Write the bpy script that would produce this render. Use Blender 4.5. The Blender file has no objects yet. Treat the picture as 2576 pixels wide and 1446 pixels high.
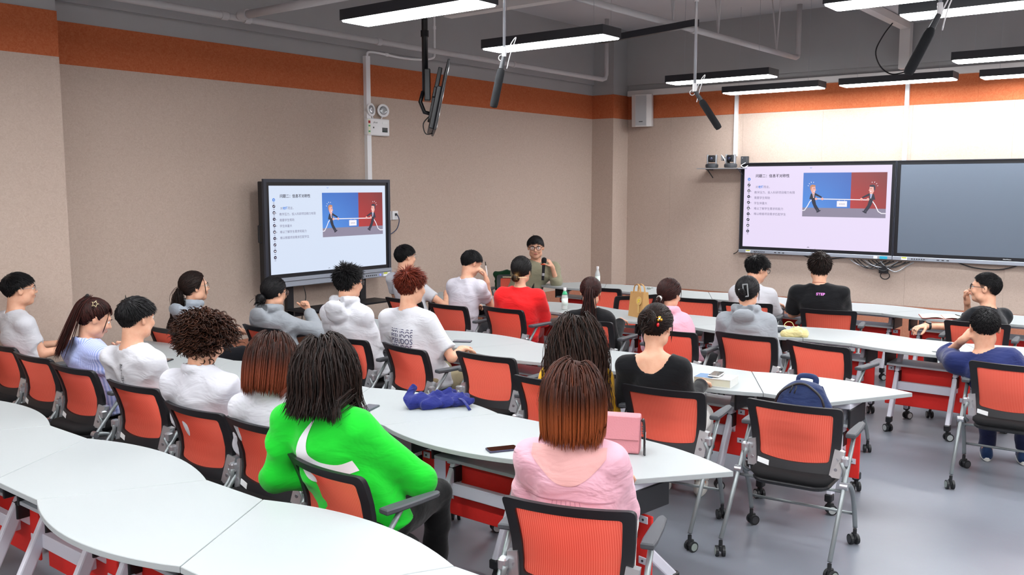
import bpy, math, random
import numpy as np
from mathutils import Vector, Matrix
from mathutils.bvhtree import BVHTree

SC = bpy.context.scene
COL = SC.collection
R = math.radians
random.seed(7)
RNG = np.random.default_rng(11)

# ------------------------------------------------------------------ camera
CAM_H = 2.05
YAW, PITCH = 38.25, 6.459
cam_d = bpy.data.cameras.new('camera')
cam_d.sensor_width = 36.0
cam_d.lens = 2270.0 / 2576.0 * 36.0
cam_d.clip_start, cam_d.clip_end = 0.05, 100
cam = bpy.data.objects.new('camera', cam_d)
COL.objects.link(cam)
cam.location = (0, 0, CAM_H)
cam.rotation_euler = (R(90 - PITCH), 0, R(YAW - 90))
SC.camera = cam

# ------------------------------------------------------------------ world, exposure
wd = bpy.data.worlds.new('world')
SC.world = wd
wd.use_nodes = True
wd.node_tree.nodes['Background'].inputs[0].default_value = (0.75, 0.85, 1.0, 1)
wd.node_tree.nodes['Background'].inputs[1].default_value = 0.3
SC.view_settings.view_transform = 'Standard'
SC.view_settings.look = 'None'
SC.view_settings.gamma = 1.0
SC.view_settings.use_curve_mapping = False
SC.view_settings.exposure = 0.45
LAMP_STRENGTH = 30.0          # emission of the lit diffusers of the pendant lamps
SC.cycles.max_bounces = 8
SC.cycles.transparent_max_bounces = 12
SC.cycles.sample_clamp_indirect = 6.0

# ------------------------------------------------------------------ materials
def lin(c):
    if isinstance(c, str):
        c = c.lstrip('#')
        c = [int(c[i:i + 2], 16) / 255 for i in (0, 2, 4)]
    return tuple((v / 12.92 if v <= 0.04045 else ((v + 0.055) / 1.055) ** 2.4) for v in c[:3]) + (1.0,)

MATS = {}
def nmat(name):
    m = bpy.data.materials.new(name)
    m.use_nodes = True
    nt = m.node_tree
    return m, nt, nt.nodes, nt.links, nt.nodes['Principled BSDF']

def mat(name, col, rough=0.6, metal=0.0, var=0.0, vscale=40.0, bump=0.0, bscale=80.0, spec=0.5, coat=0.0, sheen=0.0, stretch=None, detail=3.0):
    """plain procedural material: base colour with slight noise variation and fine relief"""
    if name in MATS:
        return MATS[name]
    m, nt, N, L, p = nmat(name)
    c = lin(col)
    p.inputs['Base Color'].default_value = c
    p.inputs['Roughness'].default_value = rough
    p.inputs['Metallic'].default_value = metal
    p.inputs['Specular IOR Level'].default_value = spec
    p.inputs['Coat Weight'].default_value = coat
    p.inputs['Sheen Weight'].default_value = sheen
    if var or bump:
        tc = N.new('ShaderNodeTexCoord')
        src = tc.outputs['Object']
        if stretch:
            mp = N.new('ShaderNodeMapping')
            mp.inputs['Scale'].default_value = stretch
            L.new(src, mp.inputs['Vector'])
            src = mp.outputs['Vector']
        if var:
            nz = N.new('ShaderNodeTexNoise')
            nz.inputs['Scale'].default_value = vscale
            nz.inputs['Detail'].default_value = detail
            L.new(src, nz.inputs['Vector'])
            mx = N.new('ShaderNodeMix')
            mx.data_type = 'RGBA'
            mx.inputs['A'].default_value = tuple(max(0, v * (1 - var)) for v in c[:3]) + (1,)
            mx.inputs['B'].default_value = tuple(min(1, v * (1 + var)) for v in c[:3]) + (1,)
            L.new(nz.outputs['Fac'], mx.inputs['Factor'])
            L.new(mx.outputs['Result'], p.inputs['Base Color'])
        if bump:
            nb = N.new('ShaderNodeTexNoise')
            nb.inputs['Scale'].default_value = bscale
            nb.inputs['Detail'].default_value = 4
            L.new(src, nb.inputs['Vector'])
            bp = N.new('ShaderNodeBump')
            bp.inputs['Strength'].default_value = bump
            bp.inputs['Distance'].default_value = 0.01
            L.new(nb.outputs['Fac'], bp.inputs['Height'])
            L.new(bp.outputs['Normal'], p.inputs['Normal'])
    MATS[name] = m
    return m

def emit(name, col, strength):
    if name in MATS:
        return MATS[name]
    m, nt, N, L, p = nmat(name)
    p.inputs['Base Color'].default_value = (0.02, 0.02, 0.02, 1)
    p.inputs['Roughness'].default_value = 0.35
    p.inputs['Emission Color'].default_value = lin(col)
    p.inputs['Emission Strength'].default_value = strength
    MATS[name] = m
    return m

# ------------------------------------------------------------------ mesh builder
def rot_to(d):
    d = Vector(d).normalized()
    return Vector((0, 0, 1)).rotation_difference(d).to_matrix()

class MB:
    def __init__(self):
        self.v, self.f = [], []
    def add(self, vs, fs, M=None):
        b = len(self.v)
        if M is not None:
            vs = [M @ Vector(v) for v in vs]
        self.v += [tuple(v) for v in vs]
        self.f += [tuple(i + b for i in f) for f in fs]
        return self
    def box(self, c, s, M=None, rz=0.0):
        x, y, z = s[0] / 2, s[1] / 2, s[2] / 2
        vs = [(i * x, j * y, k * z) for i in (-1, 1) for j in (-1, 1) for k in (-1, 1)]
        if rz:
            q = Matrix.Rotation(rz, 3, 'Z')
            vs = [q @ Vector(v) for v in vs]
        vs = [Vector(v) + Vector(c) for v in vs]
        fs = [(0, 1, 3, 2), (4, 6, 7, 5), (0, 4, 5, 1), (2, 3, 7, 6), (0, 2, 6, 4), (1, 5, 7, 3)]
        return self.add(vs, fs, M)
    def slab(self, poly, z0, z1, b=0.0, M=None):
        """prism of a counter-clockwise outline with chamfered rims"""
        n = len(poly)
        c = Vector((sum(p[0] for p in poly) / n, sum(p[1] for p in poly) / n))
        def ring(z, ins):
            out = []
            for i in range(n):
                p = Vector(poly[i]); a = Vector(poly[i - 1]); d = Vector(poly[(i + 1) % n])
                if ins:
                    e1 = (p - a); e2 = (d - p)
                    n1 = Vector((-e1.y, e1.x)); n2 = Vector((-e2.y, e2.x))
                    if n1.length > 1e-9: n1.normalize()
                    if n2.length > 1e-9: n2.normalize()
                    m = n1 + n2
                    m = m.normalized() if m.length > 1e-6 else n1
                    p = p + m * ins
                out.append((p.x, p.y, z))
            return out
        rings = [ring(z0, b), ring(z0 + b, 0), ring(z1 - b, 0), ring(z1, b)] if b else [ring(z0, 0), ring(z1, 0)]
        vs = [v for r in rings for v in r]
        fs = []
        for k in range(len(rings) - 1):
            for i in range(n):
                j = (i + 1) % n
                fs.append((k * n + i, k * n + j, (k + 1) * n + j, (k + 1) * n + i))
        fs.append(tuple(range(n))[::-1])
        fs.append(tuple((len(rings) - 1) * n + i for i in range(n)))
        return self.add(vs, fs, M)
    def rbox(self, c, s, r=0.01, M=None, seg=3):
        x, y, z = s
        r = min(r, x / 2.01, y / 2.01, z / 2.01)
        poly = rrect(x, y, r, seg)
        T = Matrix.Translation(c)
        return self.slab(poly, -z / 2, z / 2, r * 0.6, (M @ T) if M is not None else T)
    def cyl(self, a, b, r0, r1=None, n=12, M=None, caps=True):
        r1 = r0 if r1 is None else r1
        a, b = Vector(a), Vector(b)
        q = rot_to(b - a)
        vs, fs = [], []
        for c, r in ((a, r0), (b, r1)):
            for i in range(n):
                t = 2 * math.pi * i / n
                vs.append(c + q @ Vector((r * math.cos(t), r * math.sin(t), 0)))
        for i in range(n):
            j = (i + 1) % n
            fs.append((i, j, n + j, n + i))
        if caps:
            fs.append(tuple(range(n))[::-1]); fs.append(tuple(range(n, 2 * n)))
        return self.add(vs, fs, M)
    def tube(self, pts, r, n=8, M=None, flat=None, closed=False):
        pts = [Vector(p) for p in pts]
        m = len(pts)
        rr = r if isinstance(r, (list, tuple)) else [r] * m
        vs, fs = [], []
        up = Vector((0, 0, 1))
        prev = None
        for k in range(m):
            if closed:
                t = pts[(k + 1) % m] - pts[k - 1]
            else:
                t = pts[min(k + 1, m - 1)] - pts[max(k - 1, 0)]
            t.normalize()
            if prev is None:
                u = t.cross(up)
                if u.length < 1e-3: u = t.cross(Vector((1, 0, 0)))
            else:
                u = prev - t * prev.dot(t)
            u.normalize(); prev = u
            w = t.cross(u)
            fx, fy = flat if flat else (1, 1)
            for i in range(n):
                a = 2 * math.pi * i / n
                vs.append(pts[k] + u * (rr[k] * fx * math.cos(a)) + w * (rr[k] * fy * math.sin(a)))
        K = m if closed else m - 1
        for k in range(K):
            k2 = (k + 1) % m
            for i in range(n):
                j = (i + 1) % n
                fs.append((k * n + i, k * n + j, k2 * n + j, k2 * n + i))
        if not closed:
            fs.append(tuple(range(n))[::-1]); fs.append(tuple((m - 1) * n + i for i in range(n)))
        return self.add(vs, fs, M)
    def lathe(self, prof, n=20, M=None, c=(0, 0, 0)):
        vs, fs = [], []
        for (r, z) in prof:
            for i in range(n):
                a = 2 * math.pi * i / n
                vs.append((c[0] + r * math.cos(a), c[1] + r * math.sin(a), c[2] + z))
        for k in range(len(prof) - 1):
            for i in range(n):
                j = (i + 1) % n
                fs.append((k * n + i, k * n + j, (k + 1) * n + j, (k + 1) * n + i))
        fs.append(tuple(range(n))[::-1]); fs.append(tuple((len(prof) - 1) * n + i for i in range(n)))
        return self.add(vs, fs, M)
    def sphere(self, c, r, n=12, m=8, M=None):
        rx, ry, rz = r if isinstance(r, (list, tuple)) else (r, r, r)
        prof = []
        vs, fs = [], []
        for k in range(m + 1):
            t = math.pi * k / m
            for i in range(n):
                a = 2 * math.pi * i / n
                vs.append((c[0] + rx * math.sin(t) * math.cos(a), c[1] + ry * math.sin(t) * math.sin(a), c[2] - rz * math.cos(t)))
        for k in range(m):
            for i in range(n):
                j = (i + 1) % n
                fs.append((k * n + i, k * n + j, (k + 1) * n + j, (k + 1) * n + i))
        return self.add(vs, fs, M)
    def build(self, name, m, parent=None, smooth=False, loc=None, rz=0.0, auto=None):
        me = bpy.data.meshes.new(name)
        me.from_pydata(self.v, [], self.f)
        me.validate(clean_customdata=False)
        me.materials.append(m)
        if smooth:
            me.polygons.foreach_set('use_smooth', [True] * len(me.polygons))
            if auto:
                try:
                    me.set_sharp_from_angle(angle=R(auto))
                except Exception:
                    pass
        me.update()
        return mkobj(name, me, parent, loc, rz)

def mkobj(name, data, parent=None, loc=None, rz=0.0):
    o = bpy.data.objects.new(name, data)
    COL.objects.link(o)
    if parent is not None:
        o.parent = parent
    if loc is not None:
        o.location = loc
    if rz:
        o.rotation_euler.z = rz
    return o

def rrect(w, h, r, seg=4):
    out = []
    for cx, cy, a0 in ((w / 2 - r, -h / 2 + r, -90), (w / 2 - r, h / 2 - r, 0), (-w / 2 + r, h / 2 - r, 90), (-w / 2 + r, -h / 2 + r, 180)):
        for k in range(seg + 1):
            a = R(a0 + 90 * k / seg)
            out.append((cx + r * math.cos(a), cy + r * math.sin(a)))
    return out

def tag(o, label, cat, group=None, kind=None):
    o['label'] = label
    o['category'] = cat
    if group: o['group'] = group
    if kind: o['kind'] = kind
    return o

def structure(o, label=None):
    o['kind'] = 'structure'
    if label:
        o['label'] = label
    return o

def thing(name, label, cat, loc=(0, 0, 0), rz=0.0, group=None):
    o = bpy.data.objects.new(name, None)
    COL.objects.link(o)
    o.location = loc
    o.rotation_euler.z = rz
    return tag(o, label, cat, group)

def copy_tree(o, parent=None):
    c = o.copy()
    COL.objects.link(c)
    c.parent = parent
    for ch in list(o.children):
        copy_tree(ch, c)
    return c

def bez(p0, p1, p2, p3, n=12):
    out = []
    for i in range(n + 1):
        t = i / n
        a = (1 - t) ** 3; b = 3 * t * (1 - t) ** 2; c = 3 * t * t * (1 - t); d = t ** 3
        out.append(tuple(a * p0[k] + b * p1[k] + c * p2[k] + d * p3[k] for k in range(3)))
    return out

def catmull(pts, n=6, closed=False):
    P = [Vector(p) for p in pts]
    m = len(P)
    out = []
    rng = range(m) if closed else range(m - 1)
    for i in rng:
        p0 = P[(i - 1) % m] if closed or i > 0 else P[0]
        p1 = P[i]; p2 = P[(i + 1) % m]
        p3 = P[(i + 2) % m] if closed or i + 2 < m else P[m - 1]
        for k in range(n):
            t = k / n
            out.append(0.5 * ((2 * p1) + (p2 - p0) * t + (2 * p0 - 5 * p1 + 4 * p2 - p3) * t * t + (3 * p1 - p0 - 3 * p2 + p3) * t ** 3))
    if not closed:
        out.append(P[-1])
    return out

def text_mesh(s, size, align='LEFT', res=3, bold=0.0):
    """flat lettering (built-in typeface) as vertices and faces in the x-y plane"""
    cu = bpy.data.curves.new('lettering', 'FONT')
    cu.body = s
    cu.size = size
    cu.align_x = align
    cu.resolution_u = res
    cu.offset = bold
    o = bpy.data.objects.new('lettering', cu)
    COL.objects.link(o)
    dg = bpy.context.evaluated_depsgraph_get()
    me = bpy.data.meshes.new_from_object(o.evaluated_get(dg))
    vs = [tuple(v.co) for v in me.vertices]
    fs = [tuple(p.vertices) for p in me.polygons]
    bpy.data.objects.remove(o)
    bpy.data.curves.remove(cu)
    bpy.data.meshes.remove(me)
    return vs, fs
# ------------------------------------------------------------------ setting
XB, YA = 12.80, 8.10            # wall with the two panels; wall on the left
XN, YN = -3.2, -5.0             # walls behind and beside the camera
ZC = 4.50
ZD, ZO0, ZO1, ZL = 0.43, 3.104, 3.473, 3.625   # dado top, orange band, ledge

M_floor, nt, N, L, p = nmat('floor_vinyl')
tc = N.new('ShaderNodeTexCoord')
nz = N.new('ShaderNodeTexNoise'); nz.inputs['Scale'].default_value = 1.3; nz.inputs['Detail'].default_value = 5
L.new(tc.outputs['Object'], nz.inputs['Vector'])
cr = N.new('ShaderNodeValToRGB')
cr.color_ramp.elements[0].position = 0.3; cr.color_ramp.elements[0].color = lin('#737780')
cr.color_ramp.elements[1].position = 0.75; cr.color_ramp.elements[1].color = lin('#7e838c')
L.new(nz.outputs['Fac'], cr.inputs['Fac'])
n2 = N.new('ShaderNodeTexNoise'); n2.inputs['Scale'].default_value = 260; n2.inputs['Detail'].default_value = 2
L.new(tc.outputs['Object'], n2.inputs['Vector'])
mx = N.new('ShaderNodeMix'); mx.data_type = 'RGBA'; mx.blend_type = 'OVERLAY'; mx.inputs['Factor'].default_value = 0.15
L.new(cr.outputs['Color'], mx.inputs['A']); L.new(n2.outputs['Color'], mx.inputs['B'])
L.new(mx.outputs['Result'], p.inputs['Base Color'])
p.inputs['Roughness'].default_value = 0.34
bp = N.new('ShaderNodeBump'); bp.inputs['Strength'].default_value = 0.08; bp.inputs['Distance'].default_value = 0.01
n3 = N.new('ShaderNodeTexNoise'); n3.inputs['Scale'].default_value = 6
L.new(tc.outputs['Object'], n3.inputs['Vector']); L.new(n3.outputs['Fac'], bp.inputs['Height']); L.new(bp.outputs['Normal'], p.inputs['Normal'])

def felt(name, c1, c2):
    """acoustic felt board: fibres as fine stretched noise"""
    m, nt, N, L, p = nmat(name)
    tc = N.new('ShaderNodeTexCoord')
    a = N.new('ShaderNodeTexNoise'); a.inputs['Scale'].default_value = 34; a.inputs['Detail'].default_value = 6; a.inputs['Distortion'].default_value = 1.6
    L.new(tc.outputs['Object'], a.inputs['Vector'])
    b = N.new('ShaderNodeTexNoise'); b.inputs['Scale'].default_value = 160; b.inputs['Detail'].default_value = 3; b.inputs['Distortion'].default_value = 3.0
    L.new(tc.outputs['Object'], b.inputs['Vector'])
    md = N.new('ShaderNodeMath'); md.operation = 'ADD'
    L.new(a.outputs['Fac'], md.inputs[0]); L.new(b.outputs['Fac'], md.inputs[1])
    cr = N.new('ShaderNodeValToRGB')
    cr.color_ramp.elements[0].position = 0.36; cr.color_ramp.elements[0].color = lin(c1)
    cr.color_ramp.elements[1].position = 0.64; cr.color_ramp.elements[1].color = lin(c2)
    mh = N.new('ShaderNodeMath'); mh.operation = 'MULTIPLY'; mh.inputs[1].default_value = 0.5
    L.new(md.outputs[0], mh.inputs[0]); L.new(mh.outputs[0], cr.inputs['Fac'])
    L.new(cr.outputs['Color'], p.inputs['Base Color'])
    p.inputs['Roughness'].default_value = 0.95
    p.inputs['Specular IOR Level'].default_value = 0.15
    bp = N.new('ShaderNodeBump'); bp.inputs['Strength'].default_value = 0.25; bp.inputs['Distance'].default_value = 0.004
    L.new(b.outputs['Fac'], bp.inputs['Height']); L.new(bp.outputs['Normal'], p.inputs['Normal'])
    MATS[name] = m
    return m

F_beige = felt('felt_beige', '#b4a194', '#c4b2a5')
F_orange = felt('felt_orange', '#ab5632', '#c0704c')
F_terra = felt('felt_terracotta', '#a46c55', '#b57c65')
M_grey = mat('paint_grey', '#a4a4a5', 0.9, var=0.08, vscale=1.5, bump=0.08, bscale=25)
M_ceil = mat('paint_ceiling', '#c4c3c6', 0.95, var=0.10, vscale=1.2, bump=0.12, bscale=18)
M_white = mat('plastic_white', '#e8e8ea', 0.45)
M_offwhite = mat('paint_offwhite', '#d6d2d0', 0.55)
M_pipe = mat('paint_pipe', '#bdbbbd', 0.6, var=0.06, vscale=6)
M_black = mat('plastic_black', '#15161a', 0.45)
M_blackm = mat('metal_black', '#101114', 0.38, metal=0.3)
M_dgrey = mat('plastic_darkgrey', '#3a3c40', 0.5)
M_silver = mat('metal_silver', '#b9bcc2', 0.32, metal=0.85)
M_alu = mat('metal_aluminium', '#a6aab0', 0.42, metal=0.5)

structure(MB().box(((XN + XB) / 2, (YN + YA) / 2, -0.06), (XB - XN + 0.4, YA - YN + 0.4, 0.12)).build('floor', M_floor), 'grey vinyl floor of the classroom')
structure(MB().box(((XN + XB) / 2, (YN + YA) / 2, ZC + 0.06), (XB - XN + 0.4, YA - YN + 0.4, 0.12)).build('ceiling', M_ceil), 'grey painted concrete ceiling')

def wall(name, a, b, inward, label, panel_w=None, gap=0.0):
    """wall from a to b (plan points); felt bands are parts of it"""
    a, b, inw = Vector(a), Vector(b), Vector(inward)
    d = (b - a); Ln = d.length; d = d.normalized()
    w = structure(thing(name, label, 'wall'))
    del w['category']
    def slab(nm, s0, s1, z0, z1, t0, t1, m):
        mid = a + d * ((s0 + s1) / 2) + inw * ((t0 + t1) / 2)
        sx = abs(d.x) * (s1 - s0) + abs(inw.x) * (t1 - t0)
        sy = abs(d.y) * (s1 - s0) + abs(inw.y) * (t1 - t0)
        return MB().box((mid.x, mid.y, (z0 + z1) / 2), (sx, sy, z1 - z0)).build(nm, m, w)
    slab('masonry', 0, Ln, 0, ZC, -0.15, 0, M_grey)
    n = max(1, round(Ln / panel_w)) if panel_w else 1
    for z0, z1, m, nm in ((0.0, ZD, F_terra, 'dado_panel'), (ZD, ZO0, F_beige, 'felt_panel'), (ZO0, ZO1, F_orange, 'band_panel')):
        off = 0.0 if nm != 'band_panel' else 0.35
        cuts = [0.0] + [min(Ln, (k + off) * Ln / n) for k in range(1 if off == 0 else 0, n + 1)]
        cuts = sorted(set([c for c in cuts if c <= Ln] + [Ln]))
        for s0, s1 in zip(cuts[:-1], cuts[1:]):
            if s1 - s0 > 0.02:
                slab(nm, s0 + gap / 2, s1 - gap / 2, z0, z1 - (0.002 if gap else 0), 0, 0.012, m)
    slab('plaster_strip', 0, Ln, ZO1, ZL, 0, 0.008, M_grey)
    slab('ledge', 0, Ln, ZL + 0.016, ZC, 0, 0.03, M_grey)
    return w

wall('wall_left', (XN, YA), (XB, YA), (0, -1), 'long beige felt wall with an orange band under the ceiling')
wall('wall_right', (XB, YN), (XB, YA), (-1, 0), 'beige felt wall that carries the two wide display panels', 1.22, 0.0015)
wall('wall_back', (XN, YN), (XN, YA), (1, 0), 'beige felt wall behind the last row')
wall('wall_near', (XN, YN), (XB, YN), (0, 1), 'beige felt wall opposite the long felt wall')

def pier(name, x0, x1, y0, y1, label):
    w = structure(thing(name, label, 'column')); del w['category']
    for z0, z1, m, nm, e in ((0, ZD, F_terra, 'dado_panel', 0), (ZD, ZO0, F_beige, 'felt_panel', 0), (ZO0, ZO1, F_orange, 'band_panel', 0), (ZO1, ZL, M_grey, 'plaster_strip', 0.006), (ZL, ZC, M_grey, 'masonry', 0.02)):
        MB().box(((x0 + x1) / 2, (y0 + y1) / 2, (z0 + z1) / 2), (x1 - x0 - 2 * e, y1 - y0 - 2 * e, z1 - z0)).build(nm, m, w)
    return w
pier('column_1', 12.34, XB + 0.01, 7.69, YA + 0.01, 'felt clad corner column between the two felt walls')
pier('column_2', 2.75, 3.67, 7.66, YA + 0.01, 'felt clad column at the photo edge by the back row')

# ceiling beams
structure(MB().box((6.0, 3.30, 4.33), (13.6, 0.34, 0.34)).build('ceiling_beam', M_ceil), 'grey ceiling beam that carries the white cable tray')
structure(MB().box((4.8, 1.6, 4.36), (0.45, 13.0, 0.28)).build('ceiling_beam', M_ceil), 'grey ceiling beam crossing above the front lamps')

# ------------------------------------------------------------------ pendant lamps
M_lamp = emit('lamp_diffuser', '#fbfdff', LAMP_STRENGTH)
M_lampoff = mat('lamp_housing', '#24262c', 0.45)
def pendant(x, yc, label, lit=True, zl=3.33, ln=1.36, w=0.30, group='lit pendant strip lamps'):
    t = thing('pendant_lamp', label, 'lamp', (x, yc, zl), 0, group)
    h = 0.075
    m = MB()
    for s in (-1, 1):
        m.box((s * (w / 2 - 0.004), 0, h / 2 + 0.004), (0.008, ln, h))
        m.box((0, s * (ln / 2 - 0.004), h / 2 + 0.004), (w - 0.016, 0.008, h))
    m.box((0, 0, h + 0.008), (w, ln, 0.008))
    m.build('housing', M_lampoff, t)
    MB().slab(rrect(w - 0.012, ln - 0.012, 0.03), -0.006, 0.012, 0.003).build('diffuser', M_lamp if lit else M_lampoff, t)
    for s in (-1, 1):
        MB().tube([(0, s * ln * 0.36, h + 0.01), (0, s * ln * 0.36, ZC - zl)], 0.0022, 5).build('suspension_wire', M_alu, t)
    return t
for x, y, lb in ((5.02, 4.88, 'lit pendant strip lamp nearest the camera, cut by the top edge'),
                 (6.83, 4.96, 'lit pendant strip lamp above the mic hanging before the long wall'),
                 (10.42, 4.97, 'lit pendant strip lamp behind the thin hanging mic rod'),
                 (12.05, 4.97, 'lit pendant strip lamp just right of the wall speaker'),
                 (12.08, 3.36, 'lit pendant strip lamp centred over the two wall panels'),
                 (12.22, 1.74, 'lit pendant strip lamp at the right edge over the blank panel'),
                 (10.45, 1.66, 'lit pendant strip lamp just in front of the blank panel wall'),
                 (7.47, 1.37, 'lit pendant strip lamp behind the hanging mic at upper right'),
                 (6.72, 1.68, 'lit pendant strip lamp cut by the top edge at upper right')):
    pendant(x, y, lb)
HID = 'pendant strip lamp over the back of the room, outside the photo'
for x in (2.9, 0.6, -1.8):
    for y in (4.9, 2.6, 0.3, -2.0):
        pendant(x, y, HID, group='lamps over the back of the room')
for x in (5.0, 7.4, 10.0):
    for y in (-0.6, -2.6):
        pendant(x, y, 'pendant strip lamp over the far side of the room, outside the photo', group='lamps over the far side')

# unlit black track
t = thing('lighting_track', 'unlit black lighting track hanging beside the lit lamps', 'track', (8.75, 5.05, 3.66), R(-14))
MB().box((0, 0, 0.035), (0.06, 1.42, 0.07)).build('rail', M_lampoff, t)
for s in (-1, 1):
    MB().tube([(0, s * 0.55, 0.07), (0, s * 0.55, ZC - 3.66)], 0.002, 5).build('suspension_wire', M_alu, t)

# ------------------------------------------------------------------ pipes and trays
def pipe(name, pts, r, label, m=None, joints=(), n=12):
    t = thing(name, label, 'pipe', pts[0])
    p0 = Vector(pts[0])
    P = [tuple(Vector(p) - p0) for p in pts]
    MB().tube(P, r, n).build('tube', m or M_pipe, t, smooth=True)
    for (a, b) in joints:
        MB().cyl(Vector(a) - p0, Vector(b) - p0, r * 1.28, n=n).build('coupling', m or M_pipe, t, smooth=True, auto=40)
    return t
pipe('sprinkler_pipe', [(3.6, 7.4, 3.61), (11.56, 7.4, 3.61), (11.63, 7.4, 3.63), (11.66, 7.4, 3.69), (11.66, 7.4, ZC)], 0.032,
     'long grey pipe running along the long felt wall', joints=(((5.05, 7.4, 3.61), (5.12, 7.4, 3.61)), ((5.3, 7.4, 3.61), (5.37, 7.4, 3.61)), ((7.0, 7.4, 3.61), (7.06, 7.4, 3.61)), ((9.4, 7.4, 3.61), (9.44, 7.4, 3.61))))
pipe('branch_pipe', [(5.22, 7.36, 3.62), (5.24, 5.6, 3.62)], 0.038, 'thick pale branch pipe at the top edge', joints=(((5.22, 7.33, 3.62), (5.22, 7.22, 3.62)),))
t = pipe('sprinkler_pipe', [(5.6, 4.9, 3.78), (12.28, 4.75, 3.78), (12.34, 4.75, 3.80), (12.36, 4.75, 3.86), (12.36, 4.75, ZC)], 0.034,
     'grey pipe crossing the ceiling towards the panel wall', joints=(((9.35, 4.815, 3.78), (9.42, 4.815, 3.78)),))
for x in (8.9, 10.0, 11.75):
    MB().tube([(x - 5.6, -0.07 - 0.02, 0.04), (x - 5.6 - 0.10, -0.07 - 0.10, ZC - 3.78)], 0.011, 6).tube([(x - 5.6, -0.07 - 0.02, 0.04), (x - 5.6 + 0.10, -0.07 + 0.10, ZC - 3.78)], 0.011, 6).build('hanger', M_pipe, t)
def tray(name, pts, w, h, label, m=None):
    t = thing(name, label, 'cable tray', (0, 0, 0))
    for a, b in zip(pts[:-1], pts[1:]):
        a, b = Vector(a), Vector(b)
        mid = (a + b) / 2; d = b - a
        s = [max(abs(d[k]), (w, w, h)[k]) for k in range(3)]
        MB().box(mid, s).build('tray_run', m or M_offwhite, t)
    return t
tray('cable_tray', [(7.2, 3.42, 4.105), (12.55, 3.42, 4.105)], 0.11, 0.09, 'white cable tray running under the grey beam')
tray('cable_tray', [(12.62, 3.42, 4.15), (12.62, 3.42, 3.56)], 0.13, 0.1, 'white cable duct dropping to the panel wall')
tray('cable_tray', [(12.745, -3.0, 3.505), (12.745, 7.66, 3.505)], 0.08, 0.085, 'white cable duct running level along the panel wall')
tray('cable_tray', [(7.55, 6.85, 3.92), (7.55, 4.3, 3.92)], 0.13, 0.09, 'white cable tray above the second lit lamp')
def duct(label, pts, w=0.05, d=0.03):
    return tray('conduit', pts, w, d, label, M_white)
duct('white conduit dropping from the ceiling duct to the ptz cameras', [(12.772, 5.815, 3.46), (12.772, 5.815, 2.48)])
duct('white conduit dropping between the two wall panels', [(12.772, 3.41, 3.46), (12.772, 3.41, 2.35)])
duct('white conduit on the long wall above the rolling display', [(7.462, 8.07, 3.56), (7.462, 8.07, 1.72)], 0.066)
t = thing('conduit_pipe', 'thin white bent pipe climbing from the long wall to the ceiling', 'pipe')
MB().tube(catmull([(7.46, 8.05, 3.55), (7.46, 8.03, 3.60), (7.56, 7.98, 3.60), (7.9, 7.95, 3.58), (8.15, 7.9, 3.58), (8.30, 7.80, 3.60), (8.33, 7.78, 3.66), (8.33, 7.78, 3.8), (8.33, 7.78, ZC)], 5), 0.014, 8).build('tube', M_white, t, smooth=True)
MB().cyl((8.33, 7.78, 3.95), (8.33, 7.78, 3.99), 0.02, n=10).build('coupling', M_white, t)
MB().cyl((7.68, 7.97, 3.594), (7.72, 7.967, 3.592), 0.021, n=10).build('coupling', M_white, t)
t = thing('power_cable', 'black cable looping from the cable tray to a lamp', 'cable')
MB().tube(catmull([(12.0, 3.42, 4.06), (11.9, 3.5, 3.9), (11.8, 3.55, 3.7), (11.85, 3.5, 3.52), (12.05, 3.42, 3.44), (12.2, 3.3, 3.47)], 6), 0.008, 6).build('cord', M_black, t, smooth=True)
# ------------------------------------------------------------------ wall and ceiling fixtures
M_scr_b = emit('slide_ground_lilac', '#e9dcf8', 0.72)
M_scr_a = emit('slide_ground_blue', '#d6e2f6', 0.72)
E_dark = emit('slide_ink', '#231f38', 0.72)
E_grey = emit('slide_text_grey', '#6b6486', 0.72)
E_blue = emit('slide_word_blue', '#4f8ae0', 0.72)
E_icon = emit('slide_icon_navy', '#2a2747', 0.72)
E_skin = emit('slide_cartoon_skin', '#f3b3a8', 0.72)
E_white = emit('slide_white', '#f7f3fb', 0.72)
E_navy = emit('slide_suit', '#1d2238', 0.72)
E_red = emit('slide_red', '#c7262e', 0.72)
E_royal = emit('slide_royal', '#3c6fdc', 0.72)
E_floor = emit('slide_floor_grey', '#8d869c', 0.72)
E_blond = emit('slide_hair_blond', '#c98a63', 0.72)
E_hair = emit('slide_hair_dark', '#2b2b40', 0.72)

def slide_grad(name, c1, c2, cx, cy, rad):
    m, nt, N, L, p = nmat(name)
    tc = N.new('ShaderNodeTexCoord')
    mp = N.new('ShaderNodeMapping'); mp.inputs['Location'].default_value = (-cx / rad, -cy / rad, 0); mp.inputs['Scale'].default_value = (1 / rad, 1 / rad, 0)
    L.new(tc.outputs['Object'], mp.inputs['Vector'])
    g = N.new('ShaderNodeTexGradient'); g.gradient_type = 'SPHERICAL'
    L.new(mp.outputs['Vector'], g.inputs['Vector'])
    cr = N.new('ShaderNodeValToRGB')
    cr.color_ramp.elements[0].color = lin(c1); cr.color_ramp.elements[1].color = lin(c2)
    L.new(g.outputs['Fac'], cr.inputs['Fac'])
    p.inputs['Base Color'].default_value = (0.02, 0.02, 0.02, 1)
    L.new(cr.outputs['Color'], p.inputs['Emission Color'])
    p.inputs['Emission Strength'].default_value = 0.72
    return m
E_gblue = slide_grad('slide_blue_ground', '#1a3aa0', '#4f95ea', 0.46, -0.36, 0.62)
E_gred = slide_grad('slide_red_ground', '#6e1c20', '#d23030', 0.63, -0.42, 0.55)

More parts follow.
